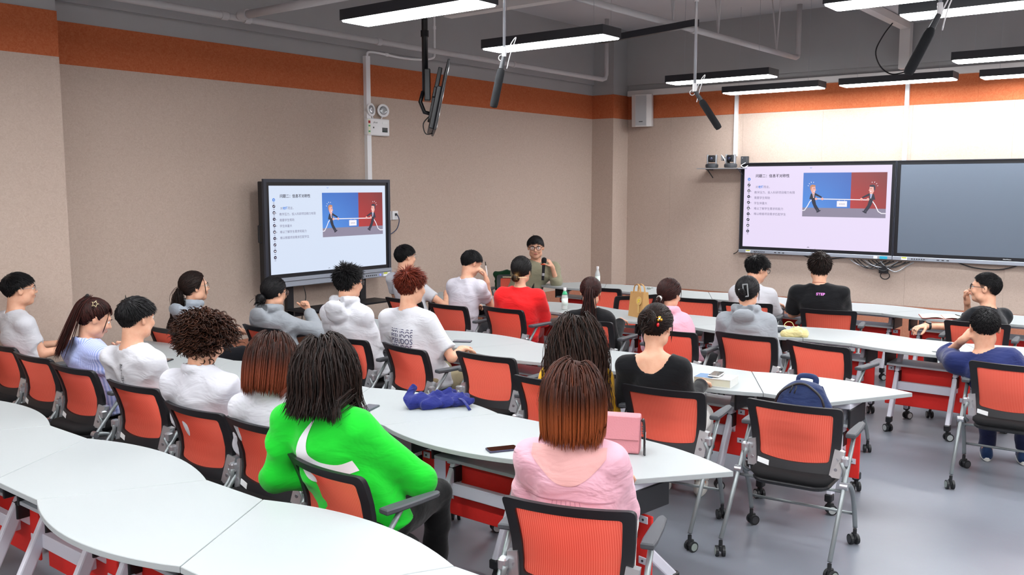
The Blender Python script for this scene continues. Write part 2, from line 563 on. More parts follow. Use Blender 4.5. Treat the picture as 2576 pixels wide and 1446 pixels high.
def slide(root, M, W, H, ground):
    """the projected slide: flat lit shapes on the glass. coordinates in slide widths: x right 0..1, y down 0..0.5625"""
    def put(nm, mb, m, lift, parent=None):
        T = M @ Matrix.Translation((0, 0, lift)) @ Matrix.Scale(W, 4)
        o = MB(); o.add(mb.v, mb.f)
        ob = o.build(nm, m, parent or root)
        ob.matrix_local = T if parent is None else Matrix.Identity(4)
        return ob
    def poly(pts):
        m = MB(); m.add([(x, -y, 0) for x, y in pts], [tuple(range(len(pts)))[::-1]]); return m
    def disc(cx, cy, r, n=20):
        return poly([(cx + r * math.cos(2 * math.pi * i / n), cy + r * math.sin(2 * math.pi * i / n)) for i in range(n)])
    def stroke(pts, w):
        P = [Vector((x, -y, 0)) for x, y in pts]
        vs, fs = [], []
        for i, p in enumerate(P):
            t = (P[min(i + 1, len(P) - 1)] - P[max(i - 1, 0)]).normalized()
            n = Vector((-t.y, t.x, 0)) * w / 2
            vs += [p + n, p - n]
        for i in range(len(P) - 1):
            fs.append((2 * i, 2 * i + 1, 2 * i + 3, 2 * i + 2))
        m = MB(); m.add(vs, fs); return m
    def txt(s, x, y, size, bold=0.0):
        v, f = text_mesh(s, size, bold=bold)
        m = MB(); m.add([(a + x, b - y, 0) for a, b, c in v], f); return m
    put('slide_ground', poly([(0, 0), (1, 0), (1, 0.5625), (0, 0.5625)]), ground, 0.0)
    put('slide_title', txt('问题二：信息不对称性', 0.083, 0.075, 0.0245, 0.0004), E_dark, 0.0015)
    tx = 0.085
    l1 = txt('对', tx, 0.150, 0.0195); put('slide_text', l1, E_grey, 0.0015)
    put('slide_word', txt('老师', tx + 0.0195, 0.150, 0.0195, 0.0006), E_blue, 0.0015)
    put('slide_text', txt('而言，', tx + 0.0585, 0.150, 0.0195), E_grey, 0.0015)
    for k, s in enumerate(('教学压力，投入科研项目精力有限', '需要学生帮助', '学生体量大', '难以了解学生需求和能力', '难以根据项目需求匹配学生')):
        put('slide_text', txt(s, 0.077, 0.188 + 0.0375 * k, 0.0195), E_grey, 0.0015)
    for k in range(10):
        y = 0.089 + 0.0405 * k
        put('toolbar_icon', disc(0.036, y, 0.0108), E_blue if k == 0 else E_icon, 0.0015)
        g = MB()
        if k % 3 == 0: g = poly([(0.032, y - 0.005), (0.041, y + 0.001), (0.036, y + 0.005)])
        elif k % 3 == 1: g = stroke([(0.031, y + 0.004), (0.041, y - 0.004)], 0.004)
        else: g = poly([(0.031, y - 0.003), (0.041, y - 0.003), (0.041, y + 0.005), (0.031, y + 0.005)])
        put('icon_glyph', g, E_white, 0.003)
        put('icon_caption', poly([(0.030, y + 0.0185), (0.042, y + 0.0185), (0.042, y + 0.0215), (0.030, y + 0.0215)]), E_grey, 0.0015)
        if 2 <= k <= 6:
            put('icon_tick', stroke([(0.049, y + 0.004), (0.0515, y + 0.006), (0.056, y)], 0.0018), E_icon, 0.0015)
    put('slide_handle', stroke([(0.467, 0.011), (0.474, 0.017), (0.481, 0.011)], 0.003), E_blue, 0.0015)
    put('slide_handle', stroke([(0.467, 0.553), (0.474, 0.548), (0.481, 0.553)], 0.003), E_dark, 0.0015)
    # picture: two cartoon men pulling a rope before blue and red halves
    X0, X1, Y0, Y1, XS, YF = 0.425, 0.972, 0.047, 0.342, 0.745, 0.282
    put('picture_blue_half', poly([(X0, Y0), (XS, Y0), (XS, YF), (X0, YF)]), E_gblue, 0.0015)
    put('picture_red_half', poly([(XS, Y0), (X1, Y0), (X1, YF), (XS, YF)]), E_gred, 0.0015)
    put('picture_floor', poly([(X0, YF), (X1, YF), (X1, Y1), (X0, Y1)]), E_floor, 0.0015)
    yr = 0.222
    put('picture_rope', stroke([(0.425, 0.302), (0.44, 0.30), (0.46, 0.27), (0.475, 0.24), (0.49, 0.228), (0.51, 0.222), (0.86, yr + 0.004), (0.885, 0.232), (0.905, 0.26), (0.925, 0.30), (0.945, 0.312), (0.972, 0.312)], 0.006), E_white, 0.003)
    for s, cx, hair, tie in ((1, 0.497, E_blond, E_red), (-1, 0.878, E_hair, E_royal)):
        fx = lambda x: cx + s * x
        def P(*pts):
            q = [(fx(a), b) for a, b in pts]
            return poly(q if s > 0 else q[::-1])
        put('cartoon_legs', P((-0.012, 0.222), (0.012, 0.222), (0.022, 0.26), (0.046, 0.298), (0.040, 0.305), (0.024, 0.288), (0.038, 0.306), (0.030, 0.310), (0.008, 0.28), (-0.006, 0.25)), E_navy, 0.0040)
        put('cartoon_shoe', P((0.026, 0.306), (0.048, 0.298), (0.056, 0.297), (0.052, 0.303), (0.036, 0.313), (0.026, 0.314)), E_navy, 0.0043)
        put('cartoon_jacket', P((-0.016, 0.188), (0.012, 0.182), (0.060, 0.208), (0.056, 0.216), (0.014, 0.198), (0.014, 0.224), (-0.026, 0.224)), E_navy, 0.0046)
        put('cartoon_shirt', P((-0.006, 0.186), (0.008, 0.186), (0.006, 0.216), (0.001, 0.216)), E_white, 0.0050)
        put('cartoon_tie', P((-0.001, 0.188), (0.004, 0.188), (0.005, 0.212), (0.002, 0.212)), tie, 0.0054)
        put('cartoon_face', P((-0.018, 0.132), (0.012, 0.134), (0.014, 0.158), (0.020, 0.163), (0.013, 0.168), (0.010, 0.186), (-0.006, 0.188), (-0.016, 0.170)), E_skin, 0.0050)
        put('cartoon_hair', P((-0.024, 0.142), (-0.020, 0.132), (-0.008, 0.126), (0.012, 0.130), (0.014, 0.140), (-0.012, 0.142), (-0.016, 0.168), (-0.022, 0.160)), hair, 0.0054)
        put('cartoon_eye', disc(fx(0.004), 0.152, 0.0026, 8), E_navy, 0.0056)
        put('cartoon_mouth', P((0.000, 0.168), (0.010, 0.166), (0.010, 0.172), (0.000, 0.173)), E_white, 0.0056)
        put('cartoon_hand', disc(fx(0.062), yr, 0.009, 12), E_skin, 0.0050)
        put('cartoon_hand', disc(fx(0.020), yr, 0.009, 12), E_skin, 0.0050)
        for a, r in ((200, 0.036), (225, 0.038), (250, 0.039), (275, 0.036)):
            q = R(a); dx, dy = math.cos(q), math.sin(q)
            put('cartoon_surprise_mark', stroke([(fx(-0.004 + dx * r * 0.86), 0.146 + dy * r * 0.86), (fx(-0.004 + dx * r * 1.06), 0.146 + dy * r * 1.06)], 0.0035), E_white, 0.003)
    put('picture_sign', poly([(0.657, 0.235), (0.724, 0.235), (0.724, 0.273), (0.657, 0.273)]), E_white, 0.0035)
    put('picture_sign_text', txt('老师压榨', 0.6705, 0.259, 0.010), E_grey, 0.0042)
    for x in (0.672, 0.708):
        put('picture_sign_string', stroke([(x, 0.222), (x, 0.237)], 0.0016), E_white, 0.0038)

M_bezel = mat('screen_bezel', '#191b20', 0.3)
M_frameg = mat('screen_frame', '#3b3f4a', 0.35, metal=0.3)
M_bar = mat('screen_lower_bar', '#9fa6b2', 0.4, metal=0.3)
M_dead = mat('screen_glass_off', '#616b78', 0.55, spec=0.3)
M_yellow = mat('sticker_yellow', '#c9d030', 0.6)
M_sticker = mat('sticker_white', '#eceff0', 0.6)
M_teal = mat('sticker_teal', '#1fa0c0', 0.6)

def panel(t, M, W, H, ground, on, bz=0.045, bar=0.075, frame=0.02, depth=0.07):
    """flat display: W x H lit glass, origin at its top left corner, local x right, y up, z out"""
    def at(nm, mb, m, parent=t, **k):
        o = mb.build(nm, m, parent, **k); o.matrix_local = M; return o
    cx, cy = W / 2, -H / 2
    at('case', MB().rbox((cx, cy - bar / 2 + 0.01, -depth / 2 - 0.012), (W + 2 * bz + 2 * frame, H + 2 * bz + bar, depth), 0.012), M_black)
    m = MB()
    for s in (-1, 1):
        m.box((cx + s * (W / 2 + bz / 2), cy, -0.004), (bz, H + 2 * bz, 0.014))
    for s in (-1, 1):
        m.box((cx, cy + s * (H / 2 + bz / 2), -0.004), (W, bz, 0.014))
    at('bezel', m, M_bezel)
    m = MB()
    for s in (-1, 1):
        m.box((cx + s * (W / 2 + bz + frame / 2), cy, 0.0), (frame, H + 2 * bz, 0.03))
    m.box((cx, cy + H / 2 + bz + frame / 2, 0.0), (W + 2 * bz + 2 * frame, frame, 0.03))
    at('frame', m, M_frameg)
    at('lower_bar', MB().rbox((cx, cy - H / 2 - bz - bar / 2, 0.004), (W + 2 * bz + 2 * frame, bar, 0.045), 0.008), M_bar)
    if on:
        slide(t, M @ Matrix.Translation((0, 0, 0.001)), W, H, ground)
    else:
        at('glass', MB().box((cx, cy, -0.001), (W, H, 0.004)), M_dead)
    return cx, cy

# wall B: local x runs to -y (right in view), y up, z to -x
def wallB(y, z, off=0.05):
    return Matrix(((0, 0, -1, XB - off), (-1, 0, 0, y), (0, 1, 0, z), (0, 0, 0, 1)))
W2, H2 = 2.095, 1.178
t = thing('wall_display', 'lit wide wall panel showing a lilac slide with two tugging cartoon men', 'screen', (0, 0, 0), 0, 'wall displays')
Mb = wallB(5.640, 2.325, 0.075)
cx, cy = panel(t, Mb, W2, H2, M_scr_b, True, bz=0.045, bar=0.05, frame=0.008)
def bits(t, Mb, W, H, y0, side):
    def at(nm, mb, m):
        o = mb.build(nm, m, t); o.matrix_local = Mb; return o
    yb = -H - 0.045 - 0.026
    at('sticker', MB().box((0.10 if side < 0 else W - 0.10, yb, 0.028), (0.075, 0.034, 0.003)), M_sticker)
    at('sticker', MB().box((0.10 if side < 0 else W - 0.10, yb + 0.012, 0.030), (0.06, 0.014, 0.003)), M_yellow)
    for k in range(6):
        at('button', MB().cyl((0.20 + 0.03 * k, yb, 0.026), (0.20 + 0.03 * k, yb, 0.031), 0.008, n=10), M_black)
    for k in range(3):
        at('port', MB().box((0.52 + 0.06 * k, yb, 0.028), (0.03, 0.012, 0.003)), M_dgrey)
bits(t, Mb, W2, H2, 0, -1)
def on_bar(t, Mb, nm, s, size, x, y, m):
    v, f = text_mesh(s, size, 'CENTER')
    mb = MB(); mb.add([(a + x, b + y, 0.006) for a, b, c in v], f)
    o = mb.build(nm, m, t); o.matrix_local = Mb
o = MB().box((W2 - 0.055, -H2 - 0.071, 0.028), (0.10, 0.036, 0.003)).build('sticker', M_teal, t); o.matrix_local = Mb
o = MB().box((W2 - 0.16, -H2 - 0.071, 0.028), (0.05, 0.036, 0.003)).build('sticker', M_sticker, t); o.matrix_local = Mb
t2 = thing('wall_display', 'blank grey wide wall panel beside the lit one', 'screen', (0, 0, 0), 0, 'wall displays')
Mb2 = wallB(5.640 - W2 - 0.112, 2.325, 0.075)
panel(t2, Mb2, W2, H2, None, False, bz=0.045, bar=0.05, frame=0.008)
bits(t2, Mb2, W2, H2, 0, -1)
on_bar(t2, Mb2, 'maker_mark', 'HiteVision', 0.022, 1.32, -H2 - 0.03, M_sticker)

# cables under the panels
def cable(label, pts, r=0.006, m=None, name='cable', n=6):
    t = thing(name, label, 'cable', pts[0])
    P = [tuple(Vector(p) - Vector(pts[0])) for p in pts]
    MB().tube(catmull(P, n), r, 6).build('cord', m or M_black, t, smooth=True)
    return t
cable('thin black cable end beside the lit wall panel', [(12.72, 5.70, 1.09), (12.75, 5.74, 1.05), (12.77, 5.80, 1.02)], 0.006)
t = thing('cable_bundle', 'tangled black cables hanging under the seam of the two wall panels', 'cable', (12.74, 3.6, 1.0))
for k in range(9):
    y0 = 0.30 - 0.05 * k
    a = 0.05 + 0.06 * RNG.random()
    MB().tube(catmull([(0, y0 + 0.16, 0.03), (-0.02, y0 + 0.05, -a * 0.6), (-0.01 - 0.01 * (k % 3), y0 - 0.07, -a), (0, y0 - 0.20, -0.02 + 0.02 * (k % 2)), (0, y0 - 0.28, 0.03)], 5), 0.007, 6).build('cord', M_black if k % 4 else M_alu, t, smooth=True)
MB().rbox((0, 0.0, -0.09), (0.05, 0.12, 0.10), 0.01).build('power_brick', M_black, t)
MB().tube([(0, -0.02 + 0.06 * math.cos(a), -0.17 + 0.05 * math.sin(a)) for a in np.linspace(0, 2 * math.pi, 17)[:-1]], 0.007, 6, closed=True).build('cord_loop', M_black, t, smooth=True)
cable('black cable sagging below the blank wall panel', [(12.75, 2.75, 1.08), (12.75, 2.5, 1.00), (12.75, 2.2, 0.99), (12.75, 1.95, 1.07)], 0.008)
cable('black cable sagging under the lit wall panel', [(12.75, 4.75, 1.06), (12.75, 4.5, 1.0), (12.75, 4.2, 1.04), (12.75, 4.0, 1.06)], 0.008)

# wall speaker
t = thing('wall_speaker', 'pale grey slanted loudspeaker high on the panel wall', 'speaker', (12.62, 7.33, 3.22), R(16))
Ms = Matrix.Rotation(R(-4), 4, 'Y')
MB().slab([(0.10, -0.15), (0.10, 0.15), (-0.05, 0.16), (-0.10, 0.09), (-0.10, -0.09), (-0.05, -0.16)][::1], -0.25, 0.25, 0.006, Ms).build('case', M_offwhite, t)
MB().box((-0.104, 0, 0), (0.006, 0.17, 0.46), Ms).build('grille', mat('grille_grey', '#b7b8ba', 0.7, bump=0.5, bscale=300), t)
MB().box((-0.108, 0.0, -0.17), (0.004, 0.06, 0.012), Ms).build('badge', M_dgrey, t)
MB().box((0.13, 0, 0.05), (0.10, 0.06, 0.14)).build('bracket', M_offwhite, t)

# two pan-tilt cameras on a shelf
t = thing('camera_shelf', 'thin grey wall shelf under the two small cameras', 'shelf', (12.60, 5.93, 2.305))
MB().box((0, 0, -0.008), (0.40, 0.66, 0.012)).build('shelf_board', M_alu, t)
for s in (-1, 1):
    MB().tube([(0.18, s * 0.25, -0.02), (-0.05, s * 0.25, -0.018)], 0.008, 6).tube([(0.19, s * 0.25, -0.14), (0.0, s * 0.25, -0.02)], 0.008, 6).build('bracket', M_dgrey, t)
for k, (y, rz) in enumerate(((6.09, 18), (5.79, 6))):
    t = thing('ptz_camera', ('small black and silver pan tilt camera farther from the lit panel', 'small black and silver pan tilt camera right beside the lit panel')[k], 'camera', (12.56, y, 2.31), R(rz), 'pan tilt cameras on the shelf')
    MB().lathe([(0.085, 0), (0.095, 0.012), (0.095, 0.045), (0.08, 0.06), (0.055, 0.066)], 24).build('base', M_dgrey, t, smooth=True, auto=40)
    for s in (-1, 1):
        MB().rbox((0.0, s * 0.062, 0.125), (0.075, 0.022, 0.14), 0.01).build('yoke', M_alu, t)
    MB().rbox((0, 0, 0.135), (0.11, 0.10, 0.10), 0.018).build('head', M_black, t, smooth=True, auto=40)
    MB().cyl((-0.055, 0, 0.135), (-0.085, 0, 0.135), 0.038, 0.036, 20).build('lens_barrel', M_blackm, t, smooth=True, auto=40)
    MB().sphere((-0.082, 0, 0.135), (0.006, 0.026, 0.026), 14, 8).build('lens', mat('lens_glass', '#1a2440', 0.08, coat=1.0), t, smooth=True)
t = thing('camera_cables', 'white and black cables looping between the two small cameras', 'cable', (12.62, 5.94, 2.4))
for k in range(5):
    MB().tube(catmull([(0.08, 0.06 - 0.01 * k, 0.02), (0.02, 0.04 - 0.012 * k, 0.10 - 0.01 * k), (0.0, -0.02 - 0.01 * k, 0.03), (0.0, -0.06 - 0.02 * k, -0.05), (0.05, -0.10 - 0.02 * k, -0.08)], 5), 0.006, 6).build('cord', M_white if k < 3 else M_black, t, smooth=True)
t = thing('junction_box', 'small dark junction box beside the second camera', 'box', (12.70, 5.63, 2.42))
MB().rbox((0, 0, 0), (0.08, 0.10, 0.11), 0.008).build('case', M_dgrey, t)
MB().cyl((-0.04, 0.02, 0.03), (-0.046, 0.02, 0.03), 0.008, n=8).build('screw', M_silver, t)
t = cable('white cables hanging from the junction box beside the lit panel', [(12.66, 5.6, 2.38), (12.64, 5.66, 2.34), (12.62, 5.60, 2.31), (12.63, 5.55, 2.34)], 0.006, M_white)

# emergency lamp
t = thing('emergency_lamp', 'white twin-spot emergency lamp box on the long wall', 'lamp', (7.60, 8.088, 2.74))
MB().rbox((0, -0.035, 0), (0.36, 0.07, 0.20), 0.014).build('case', M_white, t, smooth=True, auto=40)
MB().box((-0.155, -0.072, 0.0), (0.035, 0.003, 0.17)).build('label_strip', mat('label_cream', '#dfe0c4', 0.6), t)
MB().box((-0.155, -0.074, 0.055), (0.03, 0.003, 0.03)).build('red_mark', mat('mark_red', '#b02028', 0.6), t)
for z in (0.01, -0.055):
    MB().box((-0.155, -0.074, z), (0.026, 0.003, 0.016)).build('green_mark', mat('mark_green', '#3da06a', 0.6), t)
v, f = text_mesh('yihuai', 0.03); m = MB(); m.add([(a - 0.09, -0.0725, b + 0.045) for a, b, c in v], f); m.build('maker_mark', M_dgrey, t)
MB().box((-0.085, -0.072, -0.008), (0.014, 0.003, 0.018)).build('button', M_black, t)
MB().box((0.10, -0.072, 0.055), (0.085, 0.003, 0.03)).build('sticker', M_sticker, t)
MB().box((0.098, -0.072, -0.03), (0.085, 0.004, 0.055)).build('window', M_dgrey, t)
for k in range(4):
    MB().box((0.07 + 0.019 * k, -0.075, -0.045), (0.01, 0.004, 0.016)).build('battery_cell', mat('mark_darkgreen', '#1d3a30', 0.5), t)
for s, q in ((-1, 10), (1, -18)):
    h = MB()
    Mr = Matrix.Translation((s * 0.10 - 0.01, -0.05, 0.20)) @ Matrix.Rotation(R(q), 4, 'Z') @ Matrix.Rotation(R(84), 4, 'X')
    h.lathe([(0.02, -0.06), (0.055, -0.045), (0.075, -0.005), (0.078, 0.012), (0.070, 0.014)], 24, Mr)
    sp = h.build('spot_head', M_white, t, smooth=True, auto=45)
    MB().lathe([(0.0, 0.018), (0.03, 0.017), (0.066, 0.012)], 24, Mr).build('lens', mat('spot_lens', '#a9aeb2', 0.15, metal=0.4, coat=0.8), sp, smooth=True)
    MB().cyl((s * 0.07, -0.04, 0.10), (s * 0.085, -0.045, 0.14), 0.008, n=8).build('neck', M_white, t)

# wall socket beside the rolling display
t = thing('wall_socket', 'white wall socket beside the rolling display', 'socket', (7.90, 8.088, 1.68))
MB().rbox((0, -0.012, 0), (0.10, 0.024, 0.11), 0.008).build('plate', M_white, t)
MB().rbox((0.005, -0.03, 0.012), (0.03, 0.02, 0.03), 0.005).build('plug', M_dgrey, t)
MB().rbox((-0.09, -0.01, 0.0), (0.05, 0.02, 0.11), 0.006).build('cover', M_white, t)
cable('thin dark blue power cable from the wall socket', [(7.905, 8.04, 1.69), (7.93, 8.03, 1.62), (7.88, 8.02, 1.52), (7.78, 8.02, 1.46), (7.62, 8.0, 1.42)], 0.006, mat('cable_blue', '#2b3a5c', 0.5))

# rolling display
WA, HA = 1.65, 0.934
t = thing('rolling_display', 'lit display on a black wheeled stand before the long wall', 'screen', (0, 0, 0))
Ma = Matrix(((1, 0, 0, 5.805), (0, 0, -1, 7.78), (0, 1, 0, 2.046), (0, 0, 0, 1)))
panel(t, Ma, WA, HA, M_scr_a, True, bz=0.035, bar=0.10, frame=0.035, depth=0.08)
def atA(nm, mb, m, par=t):
    o = mb.build(nm, m, par); o.matrix_local = Ma; return o
atA('bar_groove', MB().box((WA / 2, -HA - 0.075, 0.028), (WA + 0.1, 0.006, 0.004)), M_dgrey)
atA('sticker', MB().box((WA - 0.02, -HA - 0.105, 0.029), (0.11, 0.045, 0.003)), M_sticker)
atA('sticker', MB().box((WA - 0.04, -HA - 0.092, 0.031), (0.06, 0.016, 0.003)), M_yellow)
for k in range(6):
    atA('button', MB().cyl((WA - 0.34 + 0.03 * k, -HA - 0.105, 0.027), (WA - 0.34 + 0.03 * k, -HA - 0.105, 0.031), 0.007, n=10), M_black)
atA('power_light', MB().cyl((WA - 0.12, -HA - 0.105, 0.027), (WA - 0.12, -HA - 0.105, 0.032), 0.010, n=12), emit('power_led', '#6a78ff', 1.5))
atA('side_handle', MB().tube([(-0.085, -0.40, -0.03), (-0.115, -0.41, -0.03), (-0.115, -0.58, -0.03), (-0.085, -0.59, -0.03)], 0.01, 6), M_black)
for x in (0.30, WA - 0.30):
    st = atA('upright', MB().box((x, -1.06, -0.10), (0.085, 1.55, 0.05)), M_black)
    atA('foot', MB().rbox((x, -1.93, -0.02), (0.07, 0.06, 0.62), 0.01), M_black)
    for z in (-0.28, 0.26):
        atA('caster', MB().cyl((x - 0.02, -2.006, z - 0.05), (x + 0.02, -2.006, z - 0.05), 0.038, n=16), M_black)
atA('cross_beam', MB().box((WA / 2, -1.62, -0.10), (WA - 0.55, 0.05, 0.05)), M_black)
sh = atA('laptop_tray', MB().rbox((WA / 2 + 0.05, -1.325, 0.10), (WA - 0.35, 0.02, 0.34), 0.008), M_black)
atA('tray_support', MB().box((0.62, -1.36, 0.02), (0.7, 0.07, 0.02)), M_dgrey)
for x in (0.42, 0.56):
    atA('bolt', MB().cyl((x, -1.36, 0.03), (x, -1.36, 0.042), 0.012, n=10), M_silver)
atA('power_cord', MB().tube(catmull([(0.42, -1.08, 0.0), (0.43, -1.2, 0.02), (0.40, -1.35, 0.0), (0.38, -1.6, -0.02)], 5), 0.005, 5), M_black)

# television hanging from the ceiling, seen almost edge on
t = thing('ceiling_television', 'black television hanging on a ceiling pole, seen edge on', 'television', (6.62, 6.12, 2.86), R(44.5))
tv = Matrix.Rotation(R(12), 4, 'X')          # local -y is the picture side
MB().tube([(0, 0.14, 0.10), (0, 0.14, ZC - 2.86)], 0.030, 10).build('ceiling_pole', M_blackm, t, smooth=True)
MB().cyl((0, 0.14, 0.62), (0, 0.14, 0.68), 0.04, n=10).build('pole_collar', M_blackm, t)
MB().rbox((0, 0.12, 0.16), (0.16, 0.06, 0.30), 0.01).build('mount_plate', M_blackm, t)
MB().rbox((0, 0.07, 0.06), (0.50, 0.03, 0.10), 0.01, tv).rbox((0.2, 0.06, 0.05), (0.04, 0.04, 0.5), 0.008, tv).rbox((-0.2, 0.06, 0.05), (0.04, 0.04, 0.5), 0.008, tv).build('mount_rails', M_blackm, t)
MB().tube([(0, 0.16, 0.1), (0, 0.19, 0.0), (0, 0.15, -0.1), (0, 0.06, -0.12)], 0.02, 8, flat=(1, 1)).build('tilt_arm', M_blackm, t, smooth=True)
MB().rbox((0, 0.0, 0.02), (1.10, 0.024, 0.66), 0.01, tv).build('display_case', M_black, t)
MB().rbox((0, 0.035, -0.10), (0.96, 0.05, 0.40), 0.015, tv).build('back_housing', M_black, t)
MB().box((0, -0.0135, 0.02), (1.06, 0.004, 0.62), tv).build('glass', mat('tv_glass', '#2a2020', 0.08, coat=0.6), t)
MB().tube(catmull([(0.1, 0.09, -0.12), (0.12, 0.16, -0.2), (0.1, 0.14, -0.3), (0.1, 0.07, -0.3)], 5), 0.006, 6).build('cord', M_black, t, smooth=True)

# hanging condenser microphones
def hang_mic(x, y, zrod, ang, swing, label, zt=ZC, rr=0.011):
    t = thing('hanging_microphone', label, 'microphone', (x, y, zrod), R(ang), 'ceiling microphones on rods')
    MB().tube([(0, 0, 0.0), (0, 0, zt - zrod)], rr, 8).build('rod', M_silver, t, smooth=True)
    MB().cyl((0, 0, -0.01), (0, 0, 0.06), rr * 1.5, n=10).build('rod_sleeve', M_white, t)
    MB().cyl((0, 0, 0.75), (0, 0, 0.79), rr * 1.45, n=10).build('rod_joint', M_white, t)
    Mr = Matrix.Rotation(R(swing), 4, 'Y')
    MB().cyl((0, 0, -0.01), (0, 0, -0.10), 0.016, 0.020, 10, Mr).build('swivel', M_dgrey, t)
    MB().lathe([(0.006, -0.40), (0.026, -0.395), (0.031, -0.37), (0.031, -0.14), (0.027, -0.11), (0.012, -0.10)], 16, Mr).build('foam_windscreen', mat('foam_black', '#17191d', 0.95, bump=0.6, bscale=400), t, smooth=True, auto=60)
    MB().tube(catmull([(0.01, 0, 0.0), (0.06, 0.01, 0.10), (0.09, 0.015, 0.13), (0.05, 0.01, 0.02), (0.02, 0, -0.10)], 6), 0.004, 6).build('cord', M_white, t, smooth=True)
    MB().tube([(-0.02 + 0.022 * math.cos(a), 0, -0.02 + 0.022 * math.sin(a)) for a in np.linspace(0, 2 * math.pi, 13)[:-1]], 0.003, 5, closed=True).build('cord_loop', M_white, t, smooth=True)
    return t
hang_mic(5.46, 4.38, 3.03, -52, 12, 'hanging microphone on a silver rod, tip over the orange band')
hang_mic(7.26, 3.70, 2.87, -52, -34, 'hanging microphone with its tip swung out beside the wall speaker', rr=0.013)
hang_mic(5.92, 1.42, 3.07, -52, 26, 'hanging microphone in front of the bright lamps at upper right')
# ------------------------------------------------------------------ tables
M_top = mat('table_laminate', '#a8aeaf', 0.42, var=0.015, vscale=300)
M_edge = mat('table_edge', '#eceeea', 0.5)
M_leg = mat('steel_white', '#d2d3de', 0.4)
M_redp = mat('panel_red', '#e0271f', 0.7, var=0.06, vscale=60, bump=0.15, bscale=500)
M_shelf = mat('shelf_grey', '#b9bfc4', 0.35, metal=0.3)
M_tyre = mat('caster_tyre', '#1c1f22', 0.55)
M_hub = mat('caster_hub', '#aeb4b4', 0.5)
M_tread = mat('caster_rim', '#8f9a94', 0.6)
ZT = 0.72

def arc_pts(p, q, bulge, n=18):
    p, q = Vector(p), Vector(q)
    m = (p + q) / 2
    d = (q - p)
    nrm = Vector((d.y, -d.x)).normalized()
    out = []
    for i in range(n + 1):
        t = i / n
        out.append(tuple(p + d * t + nrm * bulge * (1 - (2 * t - 1) ** 2)))
    return out

def caster(mb_t, mb_h, x, y, s=1.0, a=0.0):
    """twin wheel caster standing on the floor, wheels and hub into two builders"""
    q = Matrix.Translation((x, y, 0)) @ Matrix.Rotation(a, 4, 'Z') @ Matrix.Scale(s, 4)
    for k in (-1, 1):
        mb_t.cyl((0.012, k * 0.010, 0.030), (0.012, k * 0.026, 0.030), 0.030, n=16, M=q)
        mb_h.cyl((0.012, k * 0.0262, 0.030), (0.012, k * 0.0285, 0.030), 0.022, n=14, M=q)
    mb_t.rbox((0.008, 0, 0.050), (0.040, 0.016, 0.034), 0.006, q)
    mb_t.cyl((0, 0, 0.055), (0, 0, 0.095), 0.011, n=8, M=q)

def hub_pair(mb, m, w):
    h = len(mb.v) // 2; g = len(mb.f) // 2
    for k in (0, 1):
        q = MB(); q.add(mb.v[k * h:(k + 1) * h], [tuple(i - k * h for i in f) for f in mb.f[k * g:(k + 1) * g]])
        q.build('caster_hub', m, w)

TL, TS, TD, TB = 0.545, 0.205, 0.30, 0.115     # half long side, half short side, half depth, bulge
def table_outline():
    far = arc_pts((TD, -TL), (TD, TL), TB)
    pts = [(-TD, -TS)] + far + [(-TD, TS)]
    return pts
def make_table(flip):
    t = bpy.data.objects.new('training_table', None); COL.objects.link(t)
    M = Matrix.Rotation(math.pi, 4, 'Z') if flip else None
    tt = MB().slab(table_outline(), ZT - 0.026, ZT, 0.0022, M).build('tabletop', M_top, t)
    fy = 0.225
    for s in (-1, 1):
        # lambda shaped leg: long leg to the sitter's side, short one branching off
        def bar(a, b, w, d):
            a, b = Vector(a), Vector(b)
            u = (b - a); ln = u.length
            Mq = Matrix.Translation(a) @ rot_to(u).to_4x4()
            pl = rrect(d, w, 0.009, 2)
            return pl, ln, Mq
        m = MB()
        pl, ln, Mq = bar((0.03, s * fy, 0.665), (-0.245, s * fy, 0.115), 0.036, 0.064); m.slab(pl, 0, ln, 0, Mq)
        lg = m.build('leg', M_leg, t)
        m = MB()
        pl, ln, Mq = bar((-0.075, s * fy, 0.43), (0.27, s * fy, 0.115), 0.036, 0.056); m.slab(pl, 0, ln, 0, Mq)
        m.build('leg', M_leg, t)
        m = MB()
        m.rbox((0.035, s * fy, 0.655), (0.085, 0.05, 0.075), 0.01).build('top_joint', M_black, t)
        MB().rbox((-0.05, s * fy, 0.445), (0.09, 0.046, 0.10), 0.012).build('leg_joint', M_black, t)
        for fx, aa in ((-0.255, 0.9), (0.28, -0.6)):
            MB().rbox((fx, s * fy, 0.108), (0.06, 0.046, 0.05), 0.01).build('leg_cap', M_black, t)
            a_, b_ = MB(), MB()
            caster(a_, b_, fx, s * fy, 1.08, aa * s)
            w = a_.build('caster', M_tyre, t)
            hub_pair(b_, M_hub, w)
        MB().rbox((-0.02, s * 0.30, 0.60), (0.30, 0.016, 0.12), 0.006).build('shelf_bracket', M_black, t)
    MB().rbox((-0.085, 0, 0.37), (0.042, 2 * fy, 0.07), 0.006).build('cross_beam', M_leg, t)
    MB().rbox((-0.03, 0, 0.555), (0.27, 0.58, 0.018), 0.004).build('shelf', M_shelf, t)
    MB().rbox((0.0, 0, 0.675), (0.30, 0.60, 0.035), 0.006).build('top_rail', M_leg, t)
    MB().rbox((-0.022, 0, 0.355), (0.014, 0.66, 0.335), 0.006).build('modesty_panel', M_redp, t)
    for s in (-1, 1):
        for z in (0.50, 0.30):
            h = MB().rbox((-0.034, s * 0.285, z), (0.006, 0.05, 0.035), 0.003).build('panel_clip', M_leg, t)
            MB().cyl((-0.038, s * 0.285, z), (-0.041, s * 0.285, z), 0.006, n=8).build('screw', M_dgrey, h)
    return t

